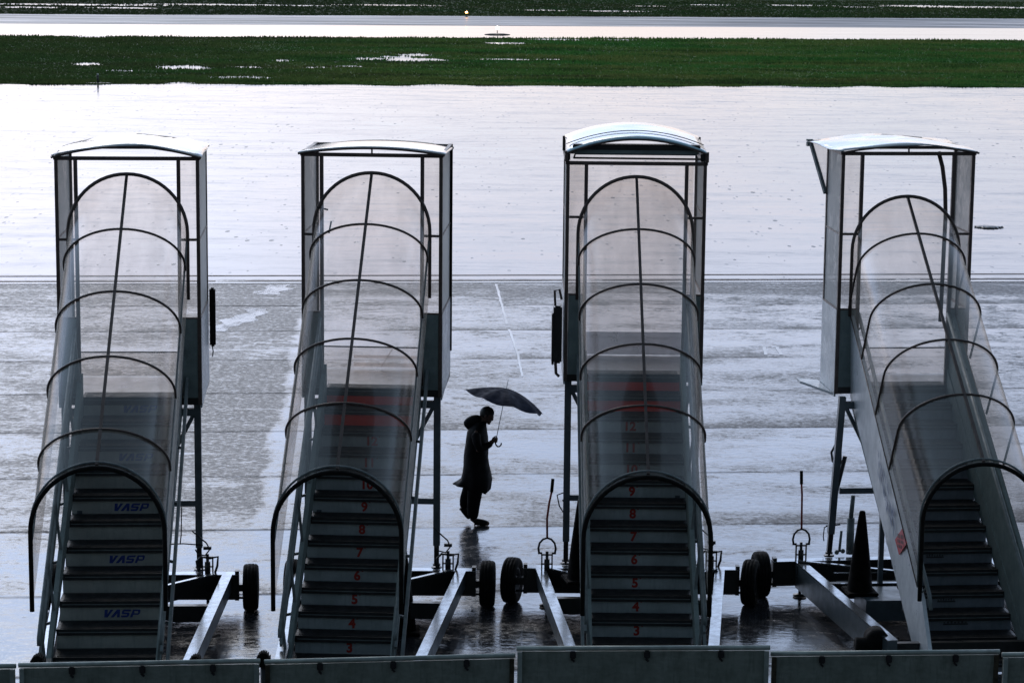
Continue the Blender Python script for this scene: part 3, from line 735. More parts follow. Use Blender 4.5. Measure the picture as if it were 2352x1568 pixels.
    b = MB(); b.add(vs, [(q*(n+1)+i, q*(n+1)+i+1, (q+1)*(n+1)+i+1, (q+1)*(n+1)+i) for q in range(6) for i in range(n)], True)
    top = P('roof', c.get('roofm', 'roofwhite'), b)
    mo = top.modifiers.new('s', 'SOLIDIFY'); mo.thickness = .012
    b = MB(); b.tube([(x*(cw+ov), yr0+.005, zr+rise*(1-x*x)-.02) for x in [-1+2*i/20 for i in range(21)]], .014, 6)
    b.build('roof_rim', 'frame', top); b = MB(); b.tube([(x*(cw+ov), yr1-.01, zr+dzr+rise*(1-x*x)-.02) for x in [-1+2*i/20 for i in range(21)]], .012, 6)
    if g('lift', 0): b.tube([(x*(cw+ov+.002), (yr0+yr1)/2-.2, zr+dzr*.4+rise*(1-x*x)+.014) for x in [-1+2*i/20 for i in range(21)]], .006, 6)
    for sx in (-1, 1): b.bar((sx*cw, 0, zt), (sx*cw, 0, zr), .04, .04, (0, 1, 0)); b.bar((sx*cw, cl-.04, zt), (sx*cw, cl-.04, zr+dzr*.9), .04, .04, (0, 1, 0))
    if not g('lift', 0) and c.get('pin'): b.bar((0, .02, zt-.01), (0, .02, zr+rise-.02), .02, .02, (0, 1, 0))
    b.build('roof_rim', 'frame', top)
    c['extra'](root, c, F, ns, P, zt, zp)
    # ---- trestle legs under the cabin
    xl = cw*.93; zB = .47; LY = g('legy', .10)
    for sx in (-1, 1):
        b = MB(); sp = g('splay', .0)*sx; xl0 = xl; b.bar((sx*xl+sp*.86, LY, zB+.30), (sx*xl, LY, F-.10), .085, .085, (0, 1, 0)); lg = P('leg', 'bluegrey', b)
        xl = xl0+g('splay', 0); b = MB(); b.bar((sx*xl, LY, zB+.06), (sx*xl-sp*.14, LY, zB+.30), .062, .062, (0, 1, 0)); b.tube([(sx*xl, LY, zB-.01), (sx*xl, LY, zB+.10)], .016, 8)
        b.lathe([(0, 0), (.05, 0), (.05, .02), (0, .02)], 12, Matrix.Translation((sx*xl, LY, zB+.035))); b.lathe([(.0, 0), (.07, 0), (.07, .012), (0, .012)], 12, Matrix.Translation((sx*xl, LY, zB)))
        b.build('leg_foot', 'beam', lg); xl = xl0
        b = MB(); b.bar((sx*(xl-.04), LY, F-.22), (sx*.22, LY, F-1.30), .05, .05, (0, 1, 0)); P('diagonal_brace', 'bluegrey', b)
    b = MB(); b.bar((-xl, LY, 1.34), (xl, LY, 1.34), .06, .075); P('leg_tie', 'bluegrey', b)
    b = MB(); b.bar((-xl, LY, F-.21), (xl, LY, F-.21), .08, .09); P('leg_tie', 'bluegrey', b)
    # ---- chassis
    (xl_, yl_), (xr_, yr_) = c['wheels']
    b = MB(); b.bar((xl_+.15, yl_, .31), (xr_-.15, yr_, .31), .16, .315)
    P('axle_beam', 'beam', b)
    b = MB(); b.bar((xl_+.14, yl_-.004, .472), (xr_-.14, yr_-.004, .472), .15, .010); P('beam_top_plate', 'galv', b)
    b = MB(); b.bar((xl_+.05, yl_, .16), (xr_-.05, yr_, .16), .03, .03)
    for xx, yy, sg in ((xl_, yl_, 1), (xr_, yr_, -1)):
        b.bar((xx+sg*.20, yy, .295), (xx+sg*.02, yy, .295), .09, .09); b.bar((xx+sg*.17, yy-.02, .52), (xx+sg*.17, yy-.02, .14), .05, .10, (0, 1, 0))
    P('axle', 'beam', b)
    st = c.get('steer', 0)
    make_wheel(root, xl_, yl_, steer=st); make_wheel(root, xr_, yr_, steer=st)
    for sx, (xa, xb) in ((-1, c['sml']), (1, c['smr'])):
        ya = (yl_ if sx < 0 else yr_)-.085; hh = c.get('smh', .21)
        b = MB(); b.bar((xa, ya, .47-hh/2), (xb, -4.05, .47-hh/2), .11, hh)
        s_ = P('side_member', 'bluegrey', b)
        b = MB(); b.bar((xa, ya, .477), (xb, -4.05, .477), .125, .012); b.build('top_flange', 'galv', s_)
    # A-frame struts and tie rods between the members
    b = MB(); b.bar((xr_-.45, yr_-.15, .40), (-.1, -1.0, .33), .08, .20); P('frame_strut', 'beam', b); b = MB(); b.bar((xl_+.45, yl_-.15, .40), (.1, -1.0, .33), .08, .20); P('frame_strut', 'beam', b)
    b = MB(); b.bar((xr_-.45, yr_-.15, .508), (-.1, -1.0, .438), .05, .012); P('strut_flange', 'galv', b); b = MB(); b.bar((xl_+.45, yl_-.15, .508), (.1, -1.0, .438), .05, .012); P('strut_flange', 'galv', b)
    b = MB(); b.bar((c['sml'][1]+.05, -3.9, .33), (c['smr'][1]-.05, -3.9, .33), .08, .16); P('cross_member', 'beam', b); b = MB(); b.bar((c['sml'][0]*.75+c['sml'][1]*.25, -1.25, .30), (c['smr'][0]*.75+c['smr'][1]*.25, -1.25, .30), .09, .20); P('cross_member', 'beam', b)
    # props carrying the flight on the chassis
    for sx in (-1, 1):
        b = MB(); b.bar((sx*.5, -1.3, .40), (sx*.5, -1.3, ns(-1.3)-.22), .06, .06, (0, 1, 0)); P('flight_prop', 'bluegrey', b); b = MB(); b.bar((sx*.5, -2.7, .40), (sx*.5, -2.7, ns(-2.7)-.22), .06, .06, (0, 1, 0)); P('flight_prop', 'bluegrey', b)
    for (x, y, lever) in c['jacks']:
        jack(root, x, y, lever)
    return root

def jack(root, x, y, lever):
    """screw stabiliser: clamp bracket, spindle and foot plate, with or without its D-handle and lever"""
    b = MB()
    for sx in (-1, 1): b.bar((x+sx*.065, y, .40), (x+sx*.065, y, .68), .018, .03, (0, 1, 0))
    b.bar((x-.075, y, .68), (x+.075, y, .68), .03, .02); b.bar((x-.075, y, .56), (x+.075, y, .56), .03, .018)
    b.tube([(x, y, .03), (x, y, .72)], .020, 8); b.tube([(x, y, .46), (x, y, .62)], .036, 10)
    b.lathe([(0, 0), (.09, 0), (.09, .012), (.03, .03), (0, .03)], 16, Matrix.Translation((x, y, .012)))
    j = b.build('stabiliser_jack', 'beam', root)
    b = MB()
    if lever:
        b.tube([(x-.10, y, .70), (x-.11, y, .76), (x-.095, y, .83), (x-.05, y, .88), (x, y, .895), (x+.05, y, .88), (x+.095, y, .83), (x+.11, y, .76), (x+.10, y, .70)], .014, 8)
        b.bar((x-.115, y, .70), (x-.06, y, .70), .03, .025); b.bar((x+.115, y, .70), (x+.06, y, .70), .03, .025); b.build('jack_handle', 'beam', j)
        b = MB(); b.tube([(x, y, .89), (x-.005, y, 1.15), (x+lever*.4, y, 1.35), (x+lever, y, 1.50)], .0135, 8); b.build('jack_lever', 'red', j)
        b = MB(); b.tube([(x+lever*.97, y, 1.49), (x+lever*1.25, y, 1.66)], .021, 8); b.build('lever_grip', 'rubber', j)
    else:
        b.tube([(x-.19, y, 1.02), (x-.10, y, .94), (x-.01, y, .86), (x+.03, y, .78), (x-.03, y, .70), (x-.12, y, .72), (x-.15, y, .78)], .010, 6)
        b.tube([(x-.12, y+.02, .50), (x-.14, y+.02, .62), (x-.08, y+.02, .68), (x+.03, y+.02, .66), (x+.13, y+.02, .68), (x+.12, y+.02, .56), (x+.09, y+.02, .47)], .016, 6)
        b.bar((x-.05, y, .80), (x+.05, y, .80), .05, .04); b.build('jack_linkage', 'beam', j)

def fadedblue():
    m, t, p = mat('faded_blue_lettering'); p.inputs['Base Color'].default_value = (.16, .22, .36, 1); p.inputs['Roughness'].default_value = .5
    return m
M['fadedblue'] = fadedblue()

def low_door(P, c, F, h, mm='frost', bars=True, cl=None):
    """low gate across the far end of the platform"""
    w_, cl = c['w'], c['cl']
    b = MB(); b.quad((-c['cw']+.06, cl-.05, F), (c['cw']-.06, cl-.05, F), (c['cw']-.06, cl-.05, F+h), (-c['cw']+.06, cl-.05, F+h)); P('end_gate', mm, b)
    b = MB(); b.bar((-c['cw']+.05, cl-.045, F+h+.01), (c['cw']-.05, cl-.045, F+h+.01), .02, .018); P('gate_rail', 'frame', b)

def ex1(root, c, F, ns, P, zt, zp):
    low_door(P, c, F, .30)
    x = c['cw']+.05
    b = MB(); b.box(x-.03, c['cl']-.16, F+.40, x+.045, c['cl']-.04, F+1.16, .02); P('rubber_bumper', 'rubber', b)
    b = MB(); b.tube([(x, c['cl']-.1, F+.40), (x+.01, c['cl']-.1, F+.33), (x, c['cl']-.1, F+.26)], .008, 6); P('bumper_hook', 'beam', b)
    # hanging chain and its bar between tie and leg
    xl = c['cw']*.93
    b = MB(); b.tube([(xl-.21, .05, 1.30), (xl-.22, .05, .95), (xl-.235, .05, .82)], .008, 6); b.tube([(xl-.42, .05, .82), (xl-.2, .05, .83), (xl+.05, .05, .81)], .009, 6); P('safety_cable', 'beam', b)
def ex2(root, c, F, ns, P, zt, zp):
    low_door(P, c, F, .27)
    b = MB()
    b.box(-.38, c['cl']-.045, F+.02, c['cw']-.10, c['cl']-.035, F+.07); b.box(-.38, c['cl']-.045, F+.13, c['cw']-.10, c['cl']-.035, F+.17)
    b.bar((-.02, c['cl']-.04, F+.02), (.12, c['cl']-.04, F+.25), .012, .07, (0, 1, 0)); P('gate_lattice', 'frost', b)
    x = c['cw']+.004
    b = MB(); b.bar((x, c['cl']-.03, F+.25), (x, c['cl']-.03, zt), .035, .05, (0, 1, 0)); P('curtain_track', 'rubber', b)
    b = MB(); b.bar((-c['w']-.12, -.02, F+2.27), (-c['w']+.02, -.02, F+2.24), .012, .02); b.bar((-c['w']+.06, -.03, F+2.1), (-c['w']+.03, -.03, F+1.95), .02, .02); P('latch', 'beam', b)
def ex3(root, c, F, ns, P, zt, zp):
    cw, cl = c['cw'], c['cl']
    b = MB(); b.quad((-cw+.06, cl-.03, F+.30), (cw-.06, cl-.03, F+.30), (cw-.06, cl-.03, zt-.03), (-cw+.06, cl-.03, zt-.03)); P('closed_end_curtain', 'frost', b)
    b = MB(); b.box(-cw+.06, cl-.04, F, cw-.06, cl-.02, F+.30); P('end_gate', 'frostdark', b)
    # curtain box and guide bars between cabin and raised roof
    b = MB(); b.box(-cw+.10, .06, zt+.075, cw-.10, .22, zt+.135, .02); P('roller_curtain', 'panel', b)
    b = MB(); b.box(-cw+.08, .08, zt+.13, cw-.08, .24, zt+.205, .01); P('curtain_box', 'beam', b)
    b = MB(); b.bar((-cw+.10, .03, zt+.040), (cw-.08, .03, zt+.036), .03, .022); b.bar((-cw+.09, .03, zt+.03), (-cw+.11, .03, zt+.09), .02, .03, (0, 1, 0)); P('guide_bar', 'frame', b)
    b = MB(); b.box(cw-.08, .05, zt, cw-.01, .2, zt+.10, .01); b.box(-cw+.01, .05, zt, -cw+.05, .2, zt+.10, .01); P('hinge_block', 'beam', b)
    # control box hung on the left outer wall
    b = MB(); b.box(-cw-.13, .25, F+.08, -cw-.02, .65, F+.82, .02); b.box(-cw-.15, .30, F+.05, -cw-.12, .60, F+.72, .01); P('control_box', 'beam', b)
    b = MB(); b.tube([(-cw-.11, .28, F+.82), (-cw-.12, .28, F+1.01), (-cw-.06, .28, F+1.03), (-cw-.03, .28, F+.9)], .016, 6); b.tube([(-cw-.10, .28, F+.1), (-cw-.09, .28, F-.05), (-cw-.05, .28, F-.09)], .02, 6); P('box_bracket', 'frame', b)
    b = MB(); b.box(cw+.005, .7, F+1.22, cw+.035, .82, F+1.36, .008); P('side_latch', 'beam', b)
    # drooping hoses near the legs
    for sx in (-1, 1):
        x = sx*cw*.93; b = MB()
        b.tube([(x-sx*.03, .14, 1.42), (x+sx*-.13 if sx > 0 else x-.12, .14, 1.36), (x-.09 if sx < 0 else x-.16, .14, 1.22), (x-.03 if sx < 0 else x-.2, .14, 1.12), (x, .14, 1.2), (x-.05 if sx < 0 else x-.1, .14, 1.3)], .009, 6); P('hose_loop', 'rubber', b)
def ex4(root, c, F, ns, P, zt, zp):
    cw, cl = c['cw'], c['cl']
    low_door(P, c, F, .34)
    # awning stay at the far left corner and its hanging flap
    yR = c['rooflen']
    b = MB(); b.bar((-cw-.11, yR-.06, zt+.0), (-cw-.01, cl-.02, zt-.62), .04, .05); b.bar((-cw-.115, yR-.03, zt+.03), (-cw-.115, yR-.03, zt-.06), .08, .08, (0, 1, 0)); P('awning_stay', 'rail', b)
    b = MB(); b.add([(-cw-.11, yR-.06, zt-.01), (-cw, cl, zt-.01), (-cw, cl, zt-.58)], [(0, 1, 2)]); P('awning_flap', 'frost', b)
    # folded hood bow on the right
    b = MB(); b.tube([(cw-.42, .25, zt-.02), (cw-.36, .25, zt-.22), (cw-.315, .25, zt-.50), (cw-.295, .25, zt-.85), (cw-.30, .25, zt-1.2), (cw-.31, .25, F+.8)], .028, 8); P('folded_bow', 'frame', b)
    # hinged side flap at platform level, left
    b = MB(); z = F-.10
    b.add([(-cw-.01, .10, z), (-cw-.30, .75, z+.03), (-cw-.30, .98, z+.03), (-cw-.01, .98, z), (-cw-.01, .10, z-.03), (-cw-.30, .75, z+.0), (-cw-.30, .98, z+.0), (-cw-.01, .98, z-.03)],
          [(0, 1, 2, 3), (7, 6, 5, 4), (0, 4, 5, 1), (1, 5, 6, 2), (2, 6, 7, 3), (3, 7, 4, 0)]); P('platform_flap', 'pale', b)
    # tools: hydraulic rams and valve gear standing on the chassis
    b = MB(); b.tube([(-.62, -.10, .47), (-.62, -.10, .95)], .05, 12); b.tube([(-.62, -.10, .95), (-.60, -.10, 1.25)], .03, 10); b.tube([(-.50, -.12, .47), (-.52, -.12, .80)], .02, 8); b.tube([(-.76, -.10, .50), (-.74, -.10, .78)], .018, 8)
    for q in range(5): b.ball((-.80+q*.08, -.13, .50+.015*(q % 2)), .032, 8, 6)
    P('hydraulic_ram', 'rail', b)
    b = MB(); b.tube([(-.79, .02, 1.62), (-.86, .02, 1.68), (-.88, .02, 1.80), (-.82, .02, 1.92), (-.76, .02, 1.90), (-.75, .02, 1.55)], .016, 6); b.tube([(-.80, .0, 1.30), (-.70, .0, 1.75)], .03, 8); P('hydraulic_hose', 'beam', b)
    b = MB(); b.box(-.86, -2.1, .14, .5, -1.45, .40); P('deck_plate', 'bluegrey', b)
    for (yy, zz) in ((-.9, .43), (-1.05, .36), (-1.30, .40)):
        b = MB(); b.bar((-1.0, yy, zz), (.9, yy, zz), .03, .012); P('deck_rail', 'galv', b)
    b = MB(); b.tube([(-1.11, -3.86, .40), (-1.11, -3.60, .40)], .13, 20); b.tube([(-1.35, -3.7, .33), (-.85, -3.7, .33)], .09, 16); P('tow_roller', 'rubber', b)
    # pins and a wire at the foot of the near leg
    x = -cw*.93; b = MB(); b.tube([(x-.10, .08, .80), (x+.09, .08, .82)], .012, 6); b.tube([(x-.06, .08, .82), (x-.12, .08, .78), (x-.13, .08, .66), (x-.12, .08, .60)], .008, 6); P('locking_pin', 'beam', b)

m_ = M['frost'].copy(); M['frostdark'] = sheet('dull_gate_sheet', (.55, .54, .55), .3, (.4, .4, .4), .3, .4)
zh = (lambda rat: rat)
make_stairs(dict(X=-4.725, Y=30.296, yaw=.060, N=13, r=.232, t=.335, z0=-.302, w=.574, cw=.88, ct=2.984, cp=.979, cl=1.496, hr=2.778, hb=-4.005, b=.728,
    riser='riser_beige', string='panel', vasp=True, rise=.135, crumple=1, chamfer=.10,
    hoops=[-.83, -1.72, -2.60, -3.53], wheels=((-.98, -.02), (1.47, -.07)), sml=(-.88, -.60), smr=(1.18, .93), jacks=[(.93, -.05, 0)], extra=ex1,
    label='leftmost covered boarding stairs, blue airline lettering on every second riser'))
make_stairs(dict(X=-1.751, Y=30.614, yaw=-.047, N=14, r=.213, t=.269, z0=-.187, w=.560, cw=.878, ct=2.942, cp=.942, cl=1.437, hr=2.708, hb=-3.719, b=.722,
    riser='riser', string='panel', num=True, numx=.05, red=(13, 14), rise=.075, pin=1, chamfer=.14, roofdz=-.05,
    hoops=[-.70, -1.43, -2.16, -2.93], wheels=((-.99, -.10), (1.47, .04)), sml=(-.88, -.60), smr=(1.14, .93), jacks=[(.97, .0, 0)], extra=ex2,
    label='covered boarding stairs with red step numbers, standing left of the walking person'))
make_stairs(dict(X=1.529, Y=30.848, yaw=.002, N=14, r=.213, t=.269, z0=-.019, w=.585, cw=.875, ct=2.68, cp=.997, cl=1.456, hr=2.50, hb=-3.752, b=.718,
    riser='riser', string='panel', num=True, numx=-.055, red=(13, 14), rise=.175, lift=.115, roofm='roofblue', over=-.01, crumple=0, roofdz=.07,
    hoops=[-.72, -1.44, -2.19, -2.93], wheels=((-1.50, -.08), (1.54, -.08)), sml=(-1.14, -.80), smr=(1.14, .74), jacks=[(-1.06, -.25, .05), (1.04, -.02, 0)], steer=-.24, extra=ex3,
    label='covered boarding stairs with pale blue raised arched roof and closed cabin curtain'))
make_stairs(dict(X=5.05, Y=31.746, yaw=.089, N=14, r=.194, t=.297, z0=-.037, w=.60, cw=.869, ct=3.035, cp=.995, cl=.90, hr=2.472, hb=-4.009, b=.70,
    riser='riser_dull', string='panel', solid=True, marks=(3, 6, 4), rise=.085, rooflen=1.50, skewl=.13, crumple=1, pin=1,
    hoops=[-.62, -1.42, -2.26, -3.05], wheels=((-1.85, -.40), (1.55, -.30)), sml=(-1.36, -1.00), smr=(1.15, .95), smh=.33, splay=.11, xi=.575, legy=-.20, jacks=[(-1.34, -.44, -.02)], extra=ex4,
    label='rightmost covered boarding stairs with solid pale side panels and red diamond sign'))

# ------------------------------------------------------------------ traffic cones
def cone(x, y, z, h, label, rz=.1, lean=0):
    t = thing('traffic_cone', label, 'traffic cone', (x, y, z), rz, 'tall dark traffic cones beside the stairs')
    t.rotation_euler = (0, lean, rz)
    b = MB(); r0, r1 = .155*h, .036*h
    b.lathe([(r0, .04), (r0*.97, .05), (r0*.62+r1*.38, h*.42), (r0*.2+r1*.8, h*.82), (r1*1.02, h*.985), (r1*.8, h), (r1*.6, h), (r1*.55, h*.9)], 28); b.build('cone_body', 'cone', t)
    b = MB(); b.box(-r0*1.22, -r0*1.22, 0, r0*1.22, r0*1.22, .04, .012); b.build('cone_base', 'cone', t)
    return t
cone(4.35, 29.95, .40, 1.04, 'tall black traffic cone on the chassis of the rightmost stairs')
cone(.87, 30.10, .478, 1.04, 'dark traffic cone half hidden behind the left foot of the arched-roof stairs', .2)
cone(-1.30, 29.40, 0, 1.08, 'dark traffic cone behind the right side of the stairs left of the person', .05)

# ------------------------------------------------------------------ person under the umbrella
px, py = -.43, 34.89
K = .001737
def S(x, y): return ((x-380)*K, (1370-y)*K/.978)     # silhouette sheet units -> metres (x forward, z up)
person = thing('person', 'person in long dark hooded coat walking head down under a navy umbrella', 'person', (px, py, 0), -.03)
def skinmesh(pts, edges, rad, root=0, sub=2):
    me = bpy.data.meshes.new('sk'); me.from_pydata(pts, edges, []); me.update()
    o = bpy.data.objects.new('sk', me); C.objects.link(o)
    o.modifiers.new('s', 'SKIN')
    for i, r in enumerate(rad):
        me.skin_vertices[0].data[i].radius = r if isinstance(r, tuple) else (r, r)
        me.skin_vertices[0].data[i].use_root = (i == root)
    o.modifiers.new('d', 'SUBSURF').levels = sub
    bpy.context.view_layer.update()
    m2 = bpy.data.meshes.new_from_object(o.evaluated_get(bpy.context.evaluated_depsgraph_get()))
    bpy.data.objects.remove(o); bpy.data.meshes.remove(me)
    vs = [tuple(v.co) for v in m2.vertices]; fs = [tuple(p.vertices) for p in m2.polygons]; bpy.data.meshes.remove(m2)
    return vs, fs
bodyb = MB()
pts = [(-.06, 0, .95), (-.06, 0, 1.10), (-.07, 0, 1.28), (-.04, 0, 1.42), (.005, 0, 1.49), (.04, 0, 1.55),
       (-.05, -.10, .90), (-.03, -.10, .50), (-.105, -.09, .10), (-.03, -.09, .045), (.10, -.09, .035),
       (-.06, .10, .90), (-.10, .09, .52), (-.265, .08, .27), (-.235, .08, .17), (-.165, .08, .09),
       (-.06, -.18, 1.38), (-.03, -.22, 1.14), (.17, -.12, 1.235),
       (-.06, .18, 1.38), (-.08, .22, 1.12), (.02, .20, .92)]
ed = [(0, 1), (1, 2), (2, 3), (3, 4), (4, 5), (0, 6), (6, 7), (7, 8), (8, 9), (9, 10), (0, 11), (11, 12), (12, 13), (13, 14), (14, 15), (3, 16), (16, 17), (17, 18), (3, 19), (19, 20), (20, 21)]
rd = [(.13, .15), (.12, .14), (.13, .16), (.09, .12), .055, .05, .085, .06, .042, .045, .035, .085, .06, .042, .042, .032, .038, .034, .026, .038, .034, .026]
def limb(idx, ybias=1):
    """tapering limb through the joints, rounded at each joint, later fused with the rest by the voxel pass"""
    P_ = [Vector(pts[i]) for i in idx]; R_ = [rd[i][0] if isinstance(rd[i], tuple) else rd[i] for i in idx]
    fine, rr = [], []
    for k in range(len(P_)-1):
        for q in range(4): fine.append(P_[k].lerp(P_[k+1], q/4)); rr.append(R_[k]*(1-q/4)+R_[k+1]*q/4)
    fine.append(P_[-1]); rr.append(R_[-1])
    for p_, r_ in zip(fine, rr): bodyb.ball(p_, (r_, r_*ybias, r_), 16, 10)
    for k in range(len(fine)-1): bodyb.tube([fine[k], fine[k+1]], [rr[k]*.96, rr[k+1]*.96], 14)
limb([0, 1, 2, 3], 1.25); limb([3, 4, 5])
for chain in ([0, 6, 7, 8, 9, 10], [0, 11, 12, 13, 14, 15], [3, 16, 17, 18], [3, 19, 20, 21]): limb(chain)
# relaxed left hand hanging below the far sleeve
bodyb.ball((.035, .20, .865), (.034, .016, .045), 14, 10)
for i_, (dx, ln) in enumerate(((.026, .9), (.009, 1), (-.008, .95), (-.024, .75))):
    f0 = Vector((.035+dx, .20, .835)); f1 = f0+Vector((.006, -.008, -.036*ln)); f2 = f1+Vector((.004, -.016, -.026*ln))
    for p_, q_, r_ in ((f0, f1, .0095), (f1, f2, .0085)): bodyb.tube([p_, q_], [r_, r_*.92], 10); bodyb.ball(q_, r_*.95, 10, 6)
bodyb.tube([(.062, .197, .885), (.082, .190, .855), (.084, .184, .832)], [.012, .010, .0085], 10); bodyb.ball((.084, .184, .832), .0085, 10, 6)
# head, bowed forwards
HM = Matrix.Translation((.075, 0, 1.605)) @ Matrix.Rotation(.42, 4, 'Y')
def hb_(c, r): 
    q = MB(); q.ball((0, 0, 0), r, 18, 12); MM = HM @ Matrix.Translation(c); bodyb.add([MM @ Vector(v) for v in q.v], q.f, True)
hb_((0, 0, .015), (.098, .076, .105)); hb_((.025, 0, -.045), (.070, .058, .075)); hb_((.080, 0, -.095), (.026, .028, .024)); hb_((.100, 0, -.028), (.024, .013, .022)); hb_((.092, 0, .0), (.02, .03, .03))
hb_((.093, 0, -.066), (.014, .026, .010)); hb_((-.005, .077, -.01), (.018, .012, .03)); hb_((-.005, -.077, -.01), (.018, .012, .03)); hb_((.088, .028, -.004), (.012, .016, .009)); hb_((.088, -.028, -.004), (.012, .016, .009))
# right hand closed round the umbrella handle
hx, hy, hz = .215, -.12, 1.27
q = MB(); q.ball((hx-.030, hy-.022, hz), (.026, .020, .044), 12, 8)
bodyb.add(q.v, q.f, True)
for i in range(4):
    zz = hz+.030-i*.020; ln = (1, 1.08, 1, .82)[i]
    a = skinmesh([(hx-.022, hy-.028, zz), (hx+.004, hy-.034*ln, zz+.002), (hx+.024*ln, hy-.016, zz+.001), (hx+.020*ln, hy+.008, zz-.002), (hx+.002, hy+.016, zz-.003)], [(0, 1), (1, 2), (2, 3), (3, 4)], [.0105, .010, .0095, .009, .0075], 0, 1); bodyb.add(*a, True)
a = skinmesh([(hx-.038, hy-.008, hz+.01), (hx-.022, hy+.016, hz+.035), (hx-.002, hy+.02, hz+.045), (hx+.014, hy+.012, hz+.046)], [(0, 1), (1, 2), (2, 3)], [.013, .012, .010, .008], 0, 1); bodyb.add(*a, True)
q = MB(); q.ball((.150, -.125, 1.225), .036, 14, 10); q.ball((.168, -.130, 1.245), .031, 14, 10); q.ball((.180, -.138, 1.260), .027, 14, 10); bodyb.add(q.v, q.f, True)
q = MB(); q.ball((.06, -.165, 1.18), .036, 12, 8); q.ball((.105, -.148, 1.205), .036, 12, 8); bodyb.add(q.v, q.f, True)
body = bodyb.build('body', 'skinp', person)
bm = bmesh.new(); bm.from_mesh(body.data); bmesh.ops.remove_doubles(bm, verts=bm.verts, dist=1e-6); bmesh.ops.recalc_face_normals(bm, faces=bm.faces); bm.to_mesh(body.data); bm.free()
rm = body.modifiers.new('r', 'REMESH'); rm.mode = 'VOXEL'; rm.voxel_size = .0065; rm.use_smooth_shade = True
bpy.context.view_layer.update()
me = bpy.data.meshes.new_from_object(body.evaluated_get(bpy.context.evaluated_depsgraph_get())); body.modifiers.clear(); body.data = me
bm = bmesh.new(); bm.from_mesh(me); bm.verts.ensure_lookup_table(); seen = set(); comps = []
for v0 in bm.verts:                                     # keep one continuous surface: drop the shells enclosed inside it
    if v0.index in seen: continue
    stack = [v0]; seen.add(v0.index); comp = []
    while stack:
        v = stack.pop(); comp.append(v)
        for e in v.link_edges:
            q = e.other_vert(v)
            if q.index not in seen: seen.add(q.index); stack.append(q)
    comps.append(comp)
comps.sort(key=len, reverse=True)
for comp in [x for x in comps[1:] if len(x) < 400]:
    bmesh.ops.delete(bm, geom=comp, context='VERTS')
bm.to_mesh(me); bm.free()
# hair
q = MB(); q.ball((0, 0, 0), (.105, .083, .105), 20, 14)
vv = []
for v in q.v:
    v = Vector(v); v += Vector((0, 0, .022))
    if v.x > .02 and v.z < .045: v.x *= .55
    if v.z < -.045: v.z = -.045
    v += v.normalized()*.006*noise.noise(v*60)
    vv.append(HM @ v)
hq = MB(); hq.add(vv, q.f, True); hq.build('hair', 'hair', person)
# coat: rings from hem to collar (back x, front x, half-width y, height)
rings = [(-.315, .100, .20, .525), (-.305, .135, .215, .57), (-.290, .158, .22, .66), (-.270, .150, .215, .74), (-.25, .125, .20, .86), (-.245, .108, .195, .98), (-.238, .108, .20, 1.08), (-.225, .105, .21, 1.18), (-.215, .100, .225, 1.28), (-.20, .088, .225, 1.36), (-.165, .080, .18, 1.43), (-.12, .078, .12, 1.475), (-.07, .07, .085, 1.52)]
n = 40; vs = []
for i, (xb, xf, hy_, z) in enumerate(rings):
    for k in range(n):
        a = 2*PI*k/n; ca, sa = math.cos(a), math.sin(a)
        x = (xf+xb)/2+(xf-xb)/2*ca; y = hy_*sa; zz = z
        low = max(0, 1-i/5)
        f = 1+.07*low*math.sin(a*7+i*.3)+.02*math.sin(a*5+i)
        x = (xf+xb)/2+(x-(xf+xb)/2)*f; y *= f
        if i <= 1:
            zz += (-.055*max(0, ca)**2+.02*math.sin(a*3)) if ca > 0 else .045*ca*(-1 if i else -1)-.0
            if ca < -.5: x -= (.085, .035)[i]*((-ca-.5)/.5)**1.5; zz += (.015, .01)[i]
        vs.append((x, y, zz))
fs = [(i*n+k, i*n+(k+1) % n, (i+1)*n+(k+1) % n, (i+1)*n+k) for i in range(len(rings)-1) for k in range(n)]
cb = MB(); cb.add(vs, fs, True)
for sgn, pa in ((-1, [(-.07, -.17, 1.385), (-.05, -.235, 1.25), (-.01, -.235, 1.135), (.06, -.18, 1.165), (.165, -.125, 1.225)]), (1, [(-.07, .17, 1.385), (-.08, .235, 1.25), (-.08, .235, 1.10), (-.02, .215, .98), (.02, .20, .94)])):
    a = skinmesh(pa, [(0, 1), (1, 2), (2, 3), (3, 4)], [.075, .068, .062, .055, .047], 0, 2); cb.add(*a, True)
coat = cb.build('coat', 'cloth', person); so_ = coat.modifiers.new('s', 'SOLIDIFY'); so_.thickness = .012
a = skinmesh([(.02, 0, 1.48), (-.06, 0, 1.51), (-.15, 0, 1.455), (-.20, 0, 1.385)], [(0, 1), (1, 2), (2, 3)], [(.075, .10), (.080, .13), (.085, .14), (.055, .10)], 0, 2)
hd = MB(); hd.add(*a, True); hd.build('hood', 'cloth', coat)
